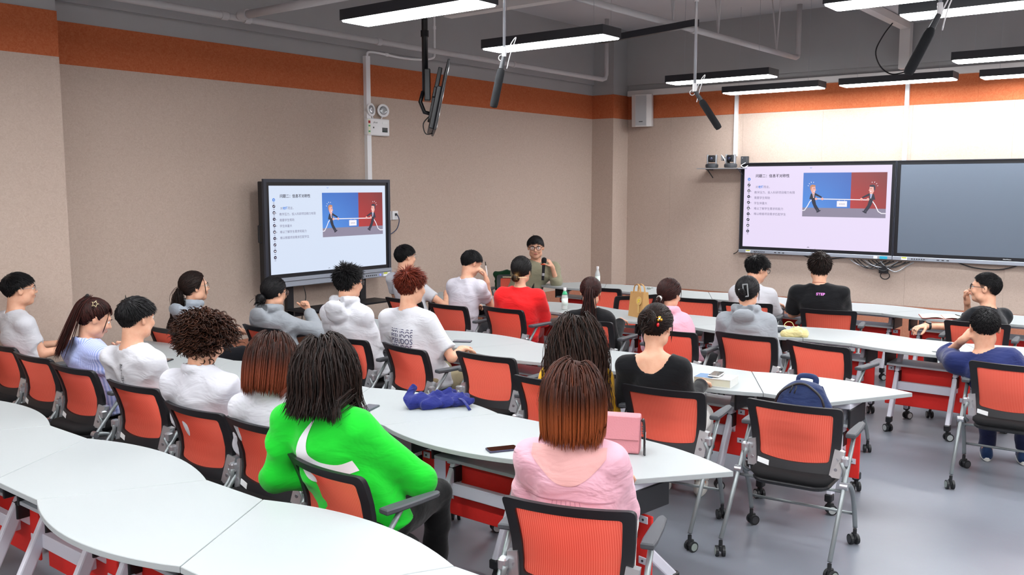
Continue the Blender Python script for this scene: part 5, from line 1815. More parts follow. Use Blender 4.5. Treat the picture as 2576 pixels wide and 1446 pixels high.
            return ((q - Hc) @ Rh) / hs
        hp, hf, ha = make_hair(hair, rng, sol, post)
        ho = np_mesh('hair', hp, hf, hair['mat'], root, attr=ha)
        ho.matrix_local = Hm
    if spec:
        glasses(root, Hm, hs=hs, **spec)
    PEOPLE[key] = dict(root=root, Hm=Hm, Hc=Hc, Rh=Rh, NB=NB, S=S, J=J, Pv=Pv, shirt=(V2, F2), hs=hs, shirt_obj=shirt)
    return root

def decal(key, name, vs, fs, c, ex, ey, direction, m, parent=None, lift=0.003):
    """flat print laid on the garment: points c + x*ex + y*ey dropped along a direction"""
    P = PEOPLE[key]
    V, F = P['shirt']
    bvh = P.get('bvh')
    if bvh is None:
        bvh = P['bvh'] = BVHTree.FromPolygons([tuple(v) for v in V.tolist()], F.tolist())
    c, ex, ey, dr = Vector(c), Vector(ex), Vector(ey), Vector(direction).normalized()
    out = []
    for v in vs:
        p = c + ex * v[0] + ey * v[1]
        hit = bvh.ray_cast(p - dr * 0.6, dr)
        q = hit[0] if hit[0] is not None else p
        out.append(q - dr * lift)
    mb = MB(); mb.add(out, fs)
    return mb.build(name, m, parent or P['shirt_obj'], smooth=True)

def grid_shape(inside, x0, x1, y0, y1, n, m):
    """print shape as small quads between two boundary curves: inside(x) -> (ylow, yhigh)"""
    vs, fs = [], []
    for i in range(n + 1):
        x = x0 + (x1 - x0) * i / n
        a, b = inside(x)
        for j in range(m + 1):
            vs.append((x, a + (b - a) * j / m))
    for i in range(n):
        for j in range(m):
            q = i * (m + 1) + j
            fs.append((q, q + m + 1, q + m + 2, q + 1))
    return vs, fs
HB = dict(
 black=hair_mat('hair_black', '#08080a', '#1c1a1c'),
 dark=hair_mat('hair_darkbrown', '#0e0a09', '#2a1a15'),
 brown=hair_mat('hair_brown', '#1d0f0a', '#4a2a1c'),
 red=hair_mat('hair_redbrown', '#4a170d', '#7a2f1c'),
 auburn=hair_mat('hair_auburn', '#1a0d09', '#3a1d14', '#6b2f1b', 0.45),
 ombre=hair_mat('hair_ombre', '#24110c', '#4a2416', '#86411f', 0.50),
 wavy=hair_mat('hair_wavy', '#100a08', '#38221a', '#54352a', 0.60),
 blondtip=hair_mat('hair_blondtip', '#0c0b0b', '#191617', '#b98a4c', 0.80),
 blond=hair_mat('hair_blond', '#8a5f2c', '#c79a58'),
 pony=hair_mat('hair_pony', '#160b0a', '#3d1b17'),
)
W = cloth('cotton_white', '#c9cad0')
W2_ = cloth('cotton_white_crisp', '#cdced6', 0.45)
GREYH = cloth('fleece_grey', '#8f949a', 0.4)
GREYB = cloth('fleece_bluegrey', '#9aa2ac', 0.4)
BLK = cloth('cotton_black', '#0b0c10', 0.3)
def short(m='black', **k):
    d = dict(kind='short', mat=HB[m]); d.update(k); return d

person('p1', 'boy in a white shirt with thin glasses at the photo left edge', 'c1', 0, (3.12, 7.37, 1.24), -12, 2, hs=1.10, hair=short(len=0.05, fade=0.008, comb=(0.1, 1, 0.3)), spec=dict(col='#9a9da2', metal=True), arms=('table', 'table'))
person('p2', 'girl in a striped blue shirt with a high ponytail and a star clip', 'c3', 6, (3.03, 6.03, 1.145), -16, -22, hs=1.08, fem=True, sw=0.168, g=0.93,
       top=dict(kind='long', mat=cloth('poplin_striped', '#8d9fdc', 0.4, stripes=('#c5cdf2', 24)), loose=0.028, fold=0.005, collar=True, cuff=0.80),
       hair=dict(kind='tail', mat=HB['pony'], tie=(0, -0.075, 0.105), tlen=0.40, kick=0.9, grav=1.0, spread=0.03, loose=10, bangs=0.05),
       arms=(('w', (3.22, 6.30, 0.76), (3.34, 6.18, 0.82), (0.5, -0.1, 0.6), (-0.5, -0.6, 0), 'fist'), ('w', (3.20, 5.84, 0.76), (3.27, 6.09, 0.855), (-0.05, 0.2, 1), (-0.9, 0.1, 0), 'fist')))
person('p3', 'boy in a white shirt with a column of black characters on the back', 'c4', 10, (2.93, 5.30, 1.225), 8, -3, hs=1.10, sw=0.20, g=1.06, hair=short(len=0.062, fade=0.008, comb=(0.3, 1, 0.15), cw=0.8, mess=0.13, vol=0.22), top=dict(sleeve=0.85))
person('p4', 'person with a mop of curly brown hair in a loose white shirt', 'c5', 14, (2.87, 4.45, 1.185), 12, -26, hs=1.10, sw=0.20, g=1.0, top=dict(kind='long', mat=W2_, loose=0.030, fold=0.006, collar=True), hair=dict(kind='curly', mat=HB['brown'], len=0.115), arms=('table', 'table'))
person('p5', 'person in white with an auburn bob and glasses pushed up on the hair', 'c6', 24, (2.89, 3.88, 1.135), 32, -16, hs=1.08, fem=True, sw=0.17, top=dict(kind='long', mat=W2_, loose=0.026, fold=0.005, collar=True), hair=dict(kind='bob', mat=HB['auburn'], len=0.28, end=-0.118, vol=0.03, part=0.0), spec=dict(col='#202024', up=0.085))
person('p6', 'person in a bright green sweatshirt with a big white tick on the back', 'c7', 14, (2.64, 3.16, 1.225), 40, -8, hs=1.10, sw=0.21, g=1.12, fem=True, top=dict(kind='long', mat=cloth('fleece_green', '#17c32c', 0.35), loose=0.030, fold=0.0045), bottom='#0a0a0c', hair=dict(kind='bob', mat=HB['dark'], len=0.31, end=-0.150, vol=0.035, flip=0.40, part=-0.01, wav=(0.16, 0.9)), arms=('lap', ('w', (2.86, 2.78, 0.72), (3.02, 3.02, 0.68), (0.4, 1, -0.2), (0, 0, -1), 'relax')))
person('p18', 'woman in a sheer pink blouse with straight auburn hair', 'c8', 26, (2.975, 2.03, 1.205), 34, -4, hs=1.10, fem=True, sw=0.178, top=dict(kind='long', mat=cloth('gauze_pink', '#dba9b8', 0.5), loose=0.026, fold=0.005, scoop=0.01), bottom='#d9d6d2', hair=dict(kind='bob', mat=HB['ombre'], len=0.30, end=-0.112, vol=0.022, part=0.01), arms=('table', 'table'))
person('p7', 'girl in a pale hoodie with glasses and a long low wavy ponytail', 'd0', 0, (4.43, 7.02, 1.17), -15, 4, hs=1.10, fem=True, sw=0.17, top=dict(kind='long', mat=GREYB, loose=0.03, hood=0.8), hair=dict(kind='tail', mat=HB['dark'], tie=(0, -0.112, -0.010), tlen=0.42, kick=0.8, spread=0.06, wav=(0.25, 0.9)), spec=dict(col='#8f8a80', metal=True))
person('p8', 'girl in a grey hoodie with a low dark bun and her hand at her chin', 'd1', 6, (4.88, 6.50, 1.12), 0, -8, hs=1.08, fem=True, sw=0.168, top=dict(kind='long', mat=GREYH, loose=0.03, hood=1.0), hair=dict(kind='bun', mat=HB['black'], tie=(0, -0.105, -0.045), br=(0.040, 0.034, 0.042)), spec=dict(col='#b08a80', metal=True),
       arms=('table', ((0.22, 0.20, 0.76), (0.05, 0.25, 0.93), (-0.2, -0.15, 1), (-0.2, -1, 0), 'fist')))
person('p9', 'boy in a white hoodie with spiky black hair and glasses', 'd2', 8, (4.92, 5.57, 1.26), -6, -2, hs=1.10, sw=0.19, top=dict(kind='long', mat=W, loose=0.032, hood=1.0), hair=short(up=0.012, len=0.055, mess=0.4, vol=0.7, comb=(0, 0.3, 0.5)), spec=dict(col='#26262c'))
person('p10', 'boy in a white shirt with thin glasses, seated just right of the display stand', 'e0', 0, (7.09, 7.09, 1.265), -15, 0, hs=1.10, sw=0.185, top=dict(mat=W), hair=short(len=0.05, fade=0.018, comb=(0.1, 1, 0.3)), spec=dict(col='#a0a0a4', metal=True), arms=('table', ((0.25, 0.16, 0.74), (0.08, 0.36, 0.84), (-0.5, 0.8, 0.4), (0, 0, -1), 'grip')))
person('p11', 'boy with fluffy red-brown hair in a white shirt printed with sliced letters', 'd3', 12, (4.96, 4.90, 1.27), -10, -4, hs=1.10, sw=0.20, g=1.05, top=dict(loose=0.024, sleeve=0.80), bottom='#9a9072', hair=short('red', up=0.012, len=0.06, fade=0.02, mess=0.3, vol=0.6, comb=(0.1, 0.6, 0.3)), arms=('table', ('w', (5.02, 4.54, 0.75), (5.27, 4.66, 0.765), (1, 0.3, 0), (0, 0, -1), 'relax')))
person('p12', 'boy in a white shirt resting his brow on a hand that holds a pen', 'e1', 6, (7.06, 6.10, 1.25), -20, -22, hs=1.08, sw=0.19, top=dict(mat=cloth('cotton_white_lilac', '#c9c6d0')), hair=short(len=0.045, fade=0.016), arms=('table', ('w', (7.20, 5.96, 0.79), (7.13, 5.955, 1.07), (-0.1, 0.25, 1), (-0.6, 0.8, 0), 'relax')))
person('p13', 'speaker in an olive sweatshirt and glasses holding a black microphone', (9.60, 7.40), 214, (9.70, 7.24, 1.225), 215, -4, hs=1.28, sw=0.27, g=1.32, top=dict(kind='long', mat=cloth('fleece_olive', '#8f8b74', 0.4), loose=0.028, cuff=0.30), bottom='#38402e', hair=short(len=0.05, fade=0.02, comb=(1.0, 0.3, 0.0), cw=0.8, mess=0.06, vol=0.12, grav=0.25), spec=dict(col='#2a1d1c'),
       arms=(('w', (9.79, 6.96, 0.775), (9.70, 6.97, 0.98), (-0.35, 0.25, 0.75), (-0.3, 0.9, 0.1), 'hold'), 'lap'))
person('p14', 'woman in a red shirt with black and blond hair in a low knot', 'e2', 26, (7.17, 5.53, 1.20), 16, -8, hs=1.12, fem=True, sw=0.20, g=1.1, top=dict(kind='long', mat=cloth('poplin_red', '#e01f22', 0.35), loose=0.034, fold=0.005), bottom='#8a1a18', hair=dict(kind='bun', mat=HB['blondtip'], tie=(-0.005, -0.105, -0.062), br=(0.034, 0.026, 0.034), wisps=False, loose=4), arms=('table', 'table'))
person('p15', 'girl in a black top with a dark auburn ponytail', 'e3', 20, (6.93, 4.54, 1.075), 28, -8, hs=1.08, fem=True, sw=0.17, top=dict(kind='long', mat=BLK, loose=0.03), hair=dict(kind='tail', mat=HB['pony'], tie=(0, -0.112, 0.025), tlen=0.30, kick=0.9, spread=0.05), arms=('table', 'table'))
person('p16', 'girl in yellow with long wavy dark hair down her back', 'd5', 28, (4.70, 3.18, 1.09), 40, -14, hs=1.10, fem=True, sw=0.175, top=dict(kind='long', mat=cloth('knit_yellow', '#e8b21c', 0.4), loose=0.03), hair=dict(kind='long', mat=HB['wavy'], len=0.60, end=-0.42, vol=0.045, steps=13, n=3600, wav=(0.22, 0.8), part=0.0), arms=('table', 'table'))
person('p17', 'woman in a black scoop back top with a pinned-up bun', 'd6', 20, (4.88, 2.71, 1.185), 8, -16, hs=1.10, fem=True, sw=0.185, top=dict(kind='long', mat=BLK, loose=0.010, fold=0.0015, scoop=0.042), bottom='#c9c6c2', hair=dict(kind='bun', mat=HB['dark'], tie=(-0.005, -0.100, 0.015), br=(0.052, 0.026, 0.062)), arms=('table', 'table'), shoes='#e4e4de')
person('p19', 'girl in a pink hoodie with brown hair in a white tie', 'e4', 6, (6.97, 3.75, 1.11), -5, -10, hs=1.08, fem=True, sw=0.172, top=dict(kind='long', mat=cloth('fleece_pink', '#e0a9bb', 0.4), loose=0.03, hood=0.7), hair=dict(kind='tail', mat=HB['pony'], tie=(-0.01, -0.112, -0.045), tlen=0.14, kick=0.6, spread=0.03), arms=('table', 'side'))
person('p20', 'girl in a grey hoodie with a claw clip in her pinned-up hair', 'e5', 16, (7.17, 3.12, 1.155), 6, -4, hs=1.08, fem=True, sw=0.185, top=dict(kind='long', mat=GREYH, loose=0.036, hood=1.25), hair=dict(kind='bun', mat=HB['black'], tie=(0, -0.108, -0.01), br=(0.030, 0.016, 0.050), wisps=False), arms=('table', 'side'))
person('p21', 'boy in a white shirt with black glasses looking down, under the lit wall panel', 'g3', 2, (9.17, 3.89, 1.16), -30, -14, hs=1.20, sw=0.205, g=1.12, top=dict(loose=0.028, sleeve=0.85), hair=short(up=0.012, len=0.06, fade=0.015, mess=0.25, vol=0.5), spec=dict(col='#15151a'))
person('p22', 'boy in a black shirt with small pink letters below the collar', 'g4', 18, (9.02, 3.17, 1.235), 28, -2, hs=1.18, sw=0.235, g=1.14, top=dict(mat=BLK, loose=0.03, sleeve=0.85), hair=short('dark', up=0.012, len=0.055, fade=0.035, mess=0.25, vol=0.5), arms=('table', 'table'))
person('p23', 'man in a black sweater and glasses, hand at his chin, watch on the other wrist', 'g5', 58, (9.14, 1.68, 1.115), 92, 3, hs=1.18, sw=0.20, g=1.08, top=dict(kind='long', mat=cloth('knit_black', '#14171c', 0.4), loose=0.03, cuff=0.30), hair=short(len=0.016, fade=0.008, mess=0.12, vol=0.4, w=0.0026, n=3000), spec=dict(col='#1d1d22'),
       arms=(('w', (8.98, 1.82, 0.76), (8.72, 2.075, 0.775), (-0.72, 0.55, -0.08), (0, 0, -1), 'relax'), ('w', (9.42, 1.86, 0.76), (9.30, 1.86, 0.97), (-0.15, 0.1, 1), (-0.3, -1, 0), 'fist')))
person('p24', 'boy in a navy sweatshirt with cropped hair, elbow on the table', 'e7', 14, (7.13, 1.30, 1.035), 18, -10, hs=1.14, sw=0.20, g=1.08, top=dict(kind='long', mat=cloth('fleece_navy', '#1b2657', 0.45), loose=0.03, cuff=0.22), bottom='#161b3a', hair=short(len=0.022, fade=0.010, mess=0.12, vol=0.35, w=0.0026, n=3000), shoes='#1d3358',
       arms=(('w', (7.40, 1.60, 0.765), (7.14, 1.44, 0.93), (-0.35, -0.5, 0.5), (0.2, -1, 0.1), 'relax'), 'table'))
# ------------------------------------------------------------------ accessories worn by the people
def worn(key, name, mb, m, smooth=True, auto=None, parent=None):
    P = PEOPLE[key]
    o = mb.build(name, m, parent or P['root'], smooth=smooth, auto=auto)
    if parent is None: o.matrix_local = P['Hm']
    return o
def back_frame(key, up=0.0, side=0.0):
    """point behind the back and the axes of a print on it (as seen from behind)"""
    P = PEOPLE[key]
    c = P['NB'] + (P['Pv'] - P['NB']) * up + np.array([side, 0, 0])
    return c, (1, 0, 0), (0, 0, 1), (0, 1, 0)
# star clip
pts = []
for k in range(10):
    a = R(90 + 36 * k); r = 0.022 if k % 2 == 0 else 0.010
    pts.append((0.062 + 0.0 * k, -0.045 + r * math.cos(a), 0.092 + r * math.sin(a)))
q = MB(); q.tube([(0.085, p[1], p[2]) for p in pts], 0.0022, 6, closed=True)
worn('p2', 'star_clip', q, mat('clip_gold', '#e8dcae', 0.35, metal=0.4))
worn('p2', 'hair_tie', MB().sphere((0, -0.086, 0.118), (0.019, 0.012, 0.019)), mat('tie_black', '#0c0c0e', 0.7))
worn('p7', 'hair_tie', MB().sphere((0, -0.124, -0.012), (0.017, 0.012, 0.017)), mat('tie_black', '#0c0c0e', 0.7))
worn('p8', 'hair_claw', MB().rbox((0.0, -0.150, -0.075), (0.05, 0.022, 0.028), 0.008), M_black)
worn('p14', 'hair_stick', MB().cyl((-0.125, -0.130, -0.072), (0.105, -0.135, -0.068), 0.0028, 0.0022, 8), mat('stick_ivory', '#efd9a8', 0.4))
worn('p14', 'hair_knot', MB().sphere((-0.005, -0.135, -0.070), (0.034, 0.026, 0.032), 14, 10), HB['blond'])
worn('p19', 'hair_tie', MB().tube([(-0.01 + 0.019 * math.cos(a), -0.124, -0.050 + 0.019 * math.sin(a)) for a in np.linspace(0, 2 * math.pi, 13)[:-1]], 0.009, 8, closed=True), mat('tie_white', '#e9e6e0', 0.7))
# claw clip: open rectangle with spring and teeth
Mc = Matrix.Translation((0.012, -0.132, 0.016)) @ Matrix.Rotation(R(-8), 4, 'Y')
q = MB()
for s in (-1, 1):
    q.rbox((s * 0.017 + 0.012, 0, 0), (0.009, 0.012, 0.100), 0.004, Mc); q.rbox((0.012, 0, s * 0.046), (0.042, 0.012, 0.010), 0.004, Mc)
cl = worn('p20', 'claw_clip', q, mat('clip_grey', '#8d9092', 0.3), smooth=False)
MB().cyl((-0.006, 0, -0.012), (-0.006, 0, 0.012), 0.009, n=12, M=Mc).rbox((-0.026, 0.004, 0.0), (0.036, 0.008, 0.030), 0.004, Mc).build('clip_spring', M_silver, cl)
# jewelled hair pin with red drop
q = MB().tube([(0.005, -0.150, 0.050), (0.055, -0.125, 0.030)], 0.0022, 6)
pin = worn('p17', 'hair_pin', q, mat('pin_gold', '#d9a441', 0.25, metal=0.9))
for c, r in (((0.058, -0.124, 0.034), 0.010), ((0.066, -0.116, 0.024), 0.009), ((0.054, -0.128, 0.020), 0.008)):
    MB().sphere(c, r, 10, 7).build('pin_flower', mat('pin_gold', '#d9a441', 0.25, metal=0.9), pin, smooth=True)
MB().sphere((0.060, -0.130, 0.028), 0.006, 10, 7).build('pin_pearl', mat('pearl', '#efe6dc', 0.2), pin, smooth=True)
MB().sphere((0.056, -0.130, -0.006), (0.008, 0.008, 0.012), 12, 8).build('pin_drop', mat('bead_red', '#c8141a', 0.15), pin, smooth=True)
# white tick on the green sweatshirt
def tick(x):
    # x from 0 (tail end) to 1; returns lower and upper edge
    pass
M_print_w = mat('print_white', '#dfe0e4', 0.7)
M_print_n = mat('print_navy', '#2b2c58', 0.7)
lowc = [(-0.150, 0.000), (-0.140, -0.062), (-0.112, -0.104), (-0.070, -0.118), (-0.020, -0.106), (0.060, -0.062), (0.150, -0.010)]
upc = [(-0.150, 0.000), (-0.128, 0.060), (-0.100, 0.110), (-0.078, 0.148), (-0.098, 0.070), (-0.094, 0.010), (-0.066, -0.022), (-0.020, -0.030), (0.060, -0.022), (0.150, -0.010)]
def strip(lo, hi, n=26, m=5):
    A = [Vector((a, b, 0)) for a, b in lo]; B = [Vector((a, b, 0)) for a, b in hi]
    def samp(P, t):
        C = catmull(P, 8); k = t * (len(C) - 1); i = int(min(k, len(C) - 2)); return C[i].lerp(C[i + 1], k - i)
    vs, fs = [], []
    for i in range(n + 1):
        a, b = samp(A, i / n), samp(B, i / n)
        for j in range(m + 1):
            q = a.lerp(b, j / m); vs.append((q.x, q.y))
    for i in range(n):
        for j in range(m):
            q = i * (m + 1) + j; fs.append((q, q + m + 1, q + m + 2, q + 1))
    return vs, fs
# outer edge from the tip round the belly to the tail, inner edge likewise
outer = [(-0.055, 0.150), (-0.105, 0.085), (-0.135, 0.015), (-0.125, -0.055), (-0.085, -0.098), (-0.035, -0.104), (0.035, -0.078), (0.115, -0.045)]
inner = [(-0.055, 0.150), (-0.074, 0.095), (-0.078, 0.045), (-0.064, 0.005), (-0.032, -0.014), (0.004, -0.020), (0.055, -0.020), (0.095, -0.004)]
vs, fs = strip(outer, inner)
c, ex, ey, dr = back_frame('p6', 0.37, 0.035)
vs = [(a * 1.25, b * 1.12) for a, b in vs]
decal('p6', 'tick_print', vs, fs, c, ex, ey, dr, M_print_w)
# sliced lettering on the red haired boy's shirt: the same word cut lower and lower
v0, f0 = text_mesh('PSEUDOS', 0.062)
h0 = max(v[1] for v in v0)
import bmesh
def cut_text(frac, stretch):
    bm = bmesh.new()
    vv = [bm.verts.new((v[0], v[1], 0)) for v in v0]
    for q in f0:
        try: bm.faces.new([vv[i] for i in q])
        except ValueError: pass
    bmesh.ops.bisect_plane(bm, geom=bm.verts[:] + bm.edges[:] + bm.faces[:], plane_co=(0, h0 * (1 - frac), 0), plane_no=(0, 1, 0), clear_inner=True)
    bm.verts.index_update()
    vs = [(v.co.x * 0.86, (v.co.y - h0) * stretch) for v in bm.verts]
    fs = [tuple(v.index for v in fc.verts) for fc in bm.faces]
    bm.free()
    return vs, fs
y = 0.0
for k, (fr, stt) in enumerate(((0.16, 0.9), (0.38, 0.9), (0.62, 0.9), (1.0, 0.95), (0.5, 0.9))):
    vs, fs = cut_text(fr, stt)
    c, ex, ey, dr = back_frame('p11', 0.24, -0.135)
    decal('p11', 'sliced_lettering', [(a, b - y) for a, b in vs], fs, c, ex, ey, dr, M_print_n)
    y += h0 * fr * stt + 0.009
# column of characters on the white shirt
for k, ch in enumerate('梦丁山丅'):
    vs, fs = text_mesh(ch, 0.034)
    c, ex, ey, dr = back_frame('p3', 0.24, -0.035)
    decal('p3', 'character_print', [(a, b - 0.033 * k) for a, b, z in vs], fs, c, ex, ey, dr, mat('print_black', '#1c1c22', 0.7))
vs, fs = text_mesh('STEP', 0.042, 'CENTER', bold=0.001)
c, ex, ey, dr = back_frame('p22', 0.16, 0.0)
decal('p22', 'lettering', [(a * 0.95, b * 0.8) for a, b, z in vs], fs, c, ex, ey, dr, mat('print_pink', '#e58ae0', 0.6))
# red cord necklace
P = PEOPLE['p22']
q = MB().tube([tuple(P['NB'] + np.array([0.066 * math.sin(a), -0.062 * math.cos(a) + 0.004, 0.040 - 0.03 * (1 - math.cos(a)) * 0.3])) for a in np.linspace(-2.4, 2.4, 17)], 0.0022, 6)
q.build('necklace', mat('cord_red', '#a8402c', 0.6), P['root'], smooth=True)
# sheer yoke and gathered seam of the pink blouse
P = PEOPLE['p18']
c, ex, ey, dr = back_frame('p18', 0.0, 0.0)
vs, fs = grid_shape(lambda x: (-0.150 + 4.6 * x * x, -0.010), -0.150, 0.150, 0, 0, 16, 7)
decal('p18', 'sheer_yoke', vs, fs, c, ex, ey, dr, cloth('gauze_sheer', '#d8a3a0', 0.3))
vs, fs = grid_shape(lambda x: (-0.205 - 0.10 * abs(x), -0.200 - 0.10 * abs(x)), -0.185, 0.185, 0, 0, 18, 1)
decal('p18', 'yoke_seam', vs, fs, c, ex, ey, dr, mat('seam_pink', '#b98796', 0.8))
for k in range(7):
    xx = -0.055 + 0.018 * k
    vs, fs = grid_shape(lambda y: (xx - 0.0016 + 0.10 * (k - 3) * (-0.21 - y) * 0.6, xx + 0.0016 + 0.10 * (k - 3) * (-0.21 - y) * 0.6), -0.30 + 0.012 * (k % 3), -0.208, 0, 0, 6, 1)
    decal('p18', 'gather', [(b, a) for a, b in vs], fs, c, ex, ey, dr, mat('seam_pink', '#b98796', 0.8), lift=0.002)
# wristwatch on the man's forearm (worn: moves with him)
P = PEOPLE['p23']
E_, W_ = [Vector(x) for x in P['J'][-1]]
d = (W_ - E_).normalized(); c = W_ - d * 0.03
Mw = Matrix.Translation(c) @ rot_to(d).to_4x4()
wt = MB().lathe([(0.0315, -0.011), (0.034, -0.010), (0.034, 0.010), (0.0315, 0.011)], 20, Mw).build('watch_strap', M_black, P['root'], smooth=True, auto=50)
Mf = Matrix.Translation(c + Vector((0, 0, 0.033))) @ rot_to((0.0, -0.3, 1)).to_4x4()
MB().lathe([(0.024, -0.006), (0.026, 0.0), (0.024, 0.006), (0.0, 0.007)], 20, Mf).build('watch_case', M_blackm, wt, smooth=True, auto=40)

# ------------------------------------------------------------------ things on the tables
def loc2(key, p):
    """body point of a person in world space"""
    r = PEOPLE[key]['root']; a = r.rotation_euler.z
    return (r.location.x + p[0] * math.cos(a) - p[1] * math.sin(a), r.location.y + p[0] * math.sin(a) + p[1] * math.cos(a), p[2])
M_phone = mat('phone_body', '#2a2c36', 0.35, metal=0.4)
M_glassb = mat('phone_glass', '#0b0c10', 0.06, coat=1.0)
def phone(x, y, deg, label, body=None, z=ZT, glass=None):
    t = thing('smartphone', label, 'phone', (x, y, z), R(deg), 'phones lying about')
    MB().rbox((0, 0, 0.0050), (0.158, 0.076, 0.0095), 0.004).build('body', body or M_phone, t)
    MB().slab(rrect(0.150, 0.069, 0.008), 0.0099, 0.0106, 0).build('screen', glass or M_glassb, t)
    return t
M_pgold = mat('phone_gold', '#d6cfae', 0.35, metal=0.3); M_pwhite = mat('phone_white', '#d9dbdc', 0.35); M_gg = mat('phone_glass_grey', '#6a6a66', 0.1, coat=0.8)
phone(3.46, 2.79, -32, 'purple-grey smartphone lying alone on the table before the pink blouse', mat('phone_purple', '#47455c', 0.35, metal=0.3))
phone(3.62, 3.95, 20, 'dark smartphone beside the blue umbrella', mat('phone_teal', '#39484c', 0.35), glass=mat('phone_glass_dim', '#33353a', 0.1, coat=0.8))
phone(5.72, 5.05, -58, 'black smartphone on the table ahead of the red haired boy')
phone(7.80, 4.33, -25, 'pale gold smartphone beside the brown paper bag', M_pgold, glass=M_gg)
phone(7.74, 3.52, -10, 'pale smartphone between the pink and grey hoodies', M_pgold, glass=M_gg)
phone(5.55, 2.62, 10, 'white smartphone lying on the thick book', M_pwhite, z=ZT + 0.060, glass=M_gg)
phone(10.05, 6.62, -20, 'dark smartphone on the speaker table', glass=mat('phone_glass_dim', '#33353a', 0.1, coat=0.8))

# thick book
t = thing('book', 'thick pale book under the white phone', 'book', (5.54, 2.62, ZT), R(8))
MB().box((0, 0, 0.0275), (0.172, 0.245, 0.046)).build('pages', mat('pages_cream', '#d6d4bf', 0.8, bump=0.3, bscale=300, stretch=(1, 1, 30)), t)
for z in (0.0025, 0.0525):
    MB().box((0, 0, z), (0.182, 0.25, 0.004)).build('cover', mat('cover_white', '#d5d6d2', 0.5), t)
MB().box((-0.02, 0.06, 0.0550), (0.13, 0.12, 0.0012)).build('cover_picture', mat('cover_blue', '#5b7fa6', 0.5), t)
v, f = text_mesh('中国行政区划', 0.02); q = MB(); q.add([(b * -1 + 0.02, a - 0.11, 0.0552) for a, b, c in v], f); q.build('cover_title', mat('print_purple', '#6a5a8c', 0.6), t)
MB().box((0, -0.126, 0.0275), (0.182, 0.004, 0.054)).build('spine', mat('cover_white', '#d5d6d2', 0.5), t)

# folded umbrella: crumpled blue cloth with a handle loop
t = thing('umbrella', 'crumpled royal blue folding umbrella lying on a table', 'umbrella', (3.92, 3.66, ZT), R(-32))
M_umb = cloth('nylon_blue', '#1d2673', 0.5, scale=2.0, rough=0.55)
fl = Field(axis(-0.24, 0.26, 0.006), axis(-0.17, 0.18, 0.006), axis(-0.02, 0.19, 0.006))
for a, b, r in (((-0.16, 0.0, 0.045), (0.17, -0.01, 0.045), 0.042), ((-0.12, 0.05, 0.04), (0.12, 0.06, 0.035), 0.038), ((-0.10, -0.05, 0.035), (0.16, -0.05, 0.035), 0.034), ((-0.17, 0.03, 0.04), (-0.13, 0.07, 0.115), 0.028), ((0.02, 0.0, 0.07), (0.10, 0.03, 0.08), 0.03), ((0.13, 0.0, 0.05), (0.19, -0.05, 0.03), 0.03)):
    fl.cap(a, b, r, r * 0.85, 0.012)
def crumple(x, y, z):
    w = np.sin(14 * x + 9 * y) + np.sin(17 * y - 12 * z + 1.3)
    r1 = np.abs(np.sin(19 * x + 13 * y + 1.6 * w)); r2 = np.abs(np.sin(27 * y - 15 * x + 20 * z + 1.2 * w + 0.7))
    return 0.020 * (r1 - 0.5) + 0.014 * (r2 - 0.5)
fl.op(crumple, (-1, -1, -1), (1, 1, 1), mode='disp')
V, F = fl.mesh(); V[:, 2] = np.maximum(V[:, 2], 0.001)
np_mesh('canopy', V, F, M_umb, t, smooth=True)
MB().tube([(0.12, -0.055, 0.055), (0.13, -0.09, 0.05), (0.145, -0.13, 0.025), (0.15, -0.165, 0.006)], 0.011, 6, flat=(1, 0.25)).build('strap', M_umb, t, smooth=True)
MB().tube([(0.02, 0.01, 0.10), (0.09, 0.02, 0.115)], 0.009, 8).build('handle', M_black, t, smooth=True)

# drink bottles
def water_bottle(x, y, label, liquid, wrap, z=ZT, h=1.0, cap=None):
    t = thing('drink_bottle', label, 'bottle', (x, y, z), 0, 'drink bottles on the tables')
    m = MATS.get('bottle_' + liquid)
    if m is None:
        m, nt, N, L, p = nmat('bottle_' + liquid)
        p.inputs['Base Color'].default_value = lin(liquid); p.inputs['Roughness'].default_value = 0.08
        p.inputs['Alpha'].default_value = 0.55; p.inputs['Coat Weight'].default_value = 0.5
        MATS['bottle_' + liquid] = m
    MB().lathe([(0.030, 0), (0.034, 0.006), (0.034, 0.135 * h), (0.030, 0.16 * h), (0.016, 0.195 * h), (0.014, 0.21 * h)], 20).build('flask', m, t, smooth=True)
    MB().lathe([(0.0175, 0.208 * h), (0.0175, 0.236 * h), (0.015, 0.238 * h)], 16).build('cap', cap or M_white, t, smooth=True, auto=40)
    MB().lathe([(0.0346, 0.045), (0.0346, 0.125 * h)], 20).build('label_wrap', wrap, t, smooth=True)
    return t
Wg = mat('wrap_green', '#3fae7c', 0.5); Wc = mat('wrap_clear', '#d8e6e0', 0.4)
b1 = water_bottle(8.02, 6.20, 'drink bottle with a white cap and green neck beside the boy with the pen', '#bfe8d2', Wc)
MB().lathe([(0.031, 0.150), (0.0335, 0.150), (0.029, 0.172), (0.024, 0.180)], 20).build('green_band', Wg, b1, smooth=True)
v, f = text_mesh('EASTL', 0.026)
q = MB(); q.add([(-math.cos((b + 0.0) / 0.035 + 0.5) * 0.0355, -math.sin((b) / 0.035 + 0.5) * 0.0355, 0.045 + a) for a, b, c in v], f); q.build('bottle_lettering', mat('print_darkgreen', '#1d3b2c', 0.6), b1)
b2 = water_bottle(7.92, 5.52, 'milky drink bottle with a green band right of the red shirt', '#e6ece8', Wc)
MB().lathe([(0.030, 0.165), (0.0305, 0.163), (0.018, 0.198), (0.016, 0.2)], 20).build('green_band', Wg, b2, smooth=True)
water_bottle(10.02, 6.46, 'clear water bottle with a white cap on the speaker table', '#dfe6e8', Wc, h=1.12)

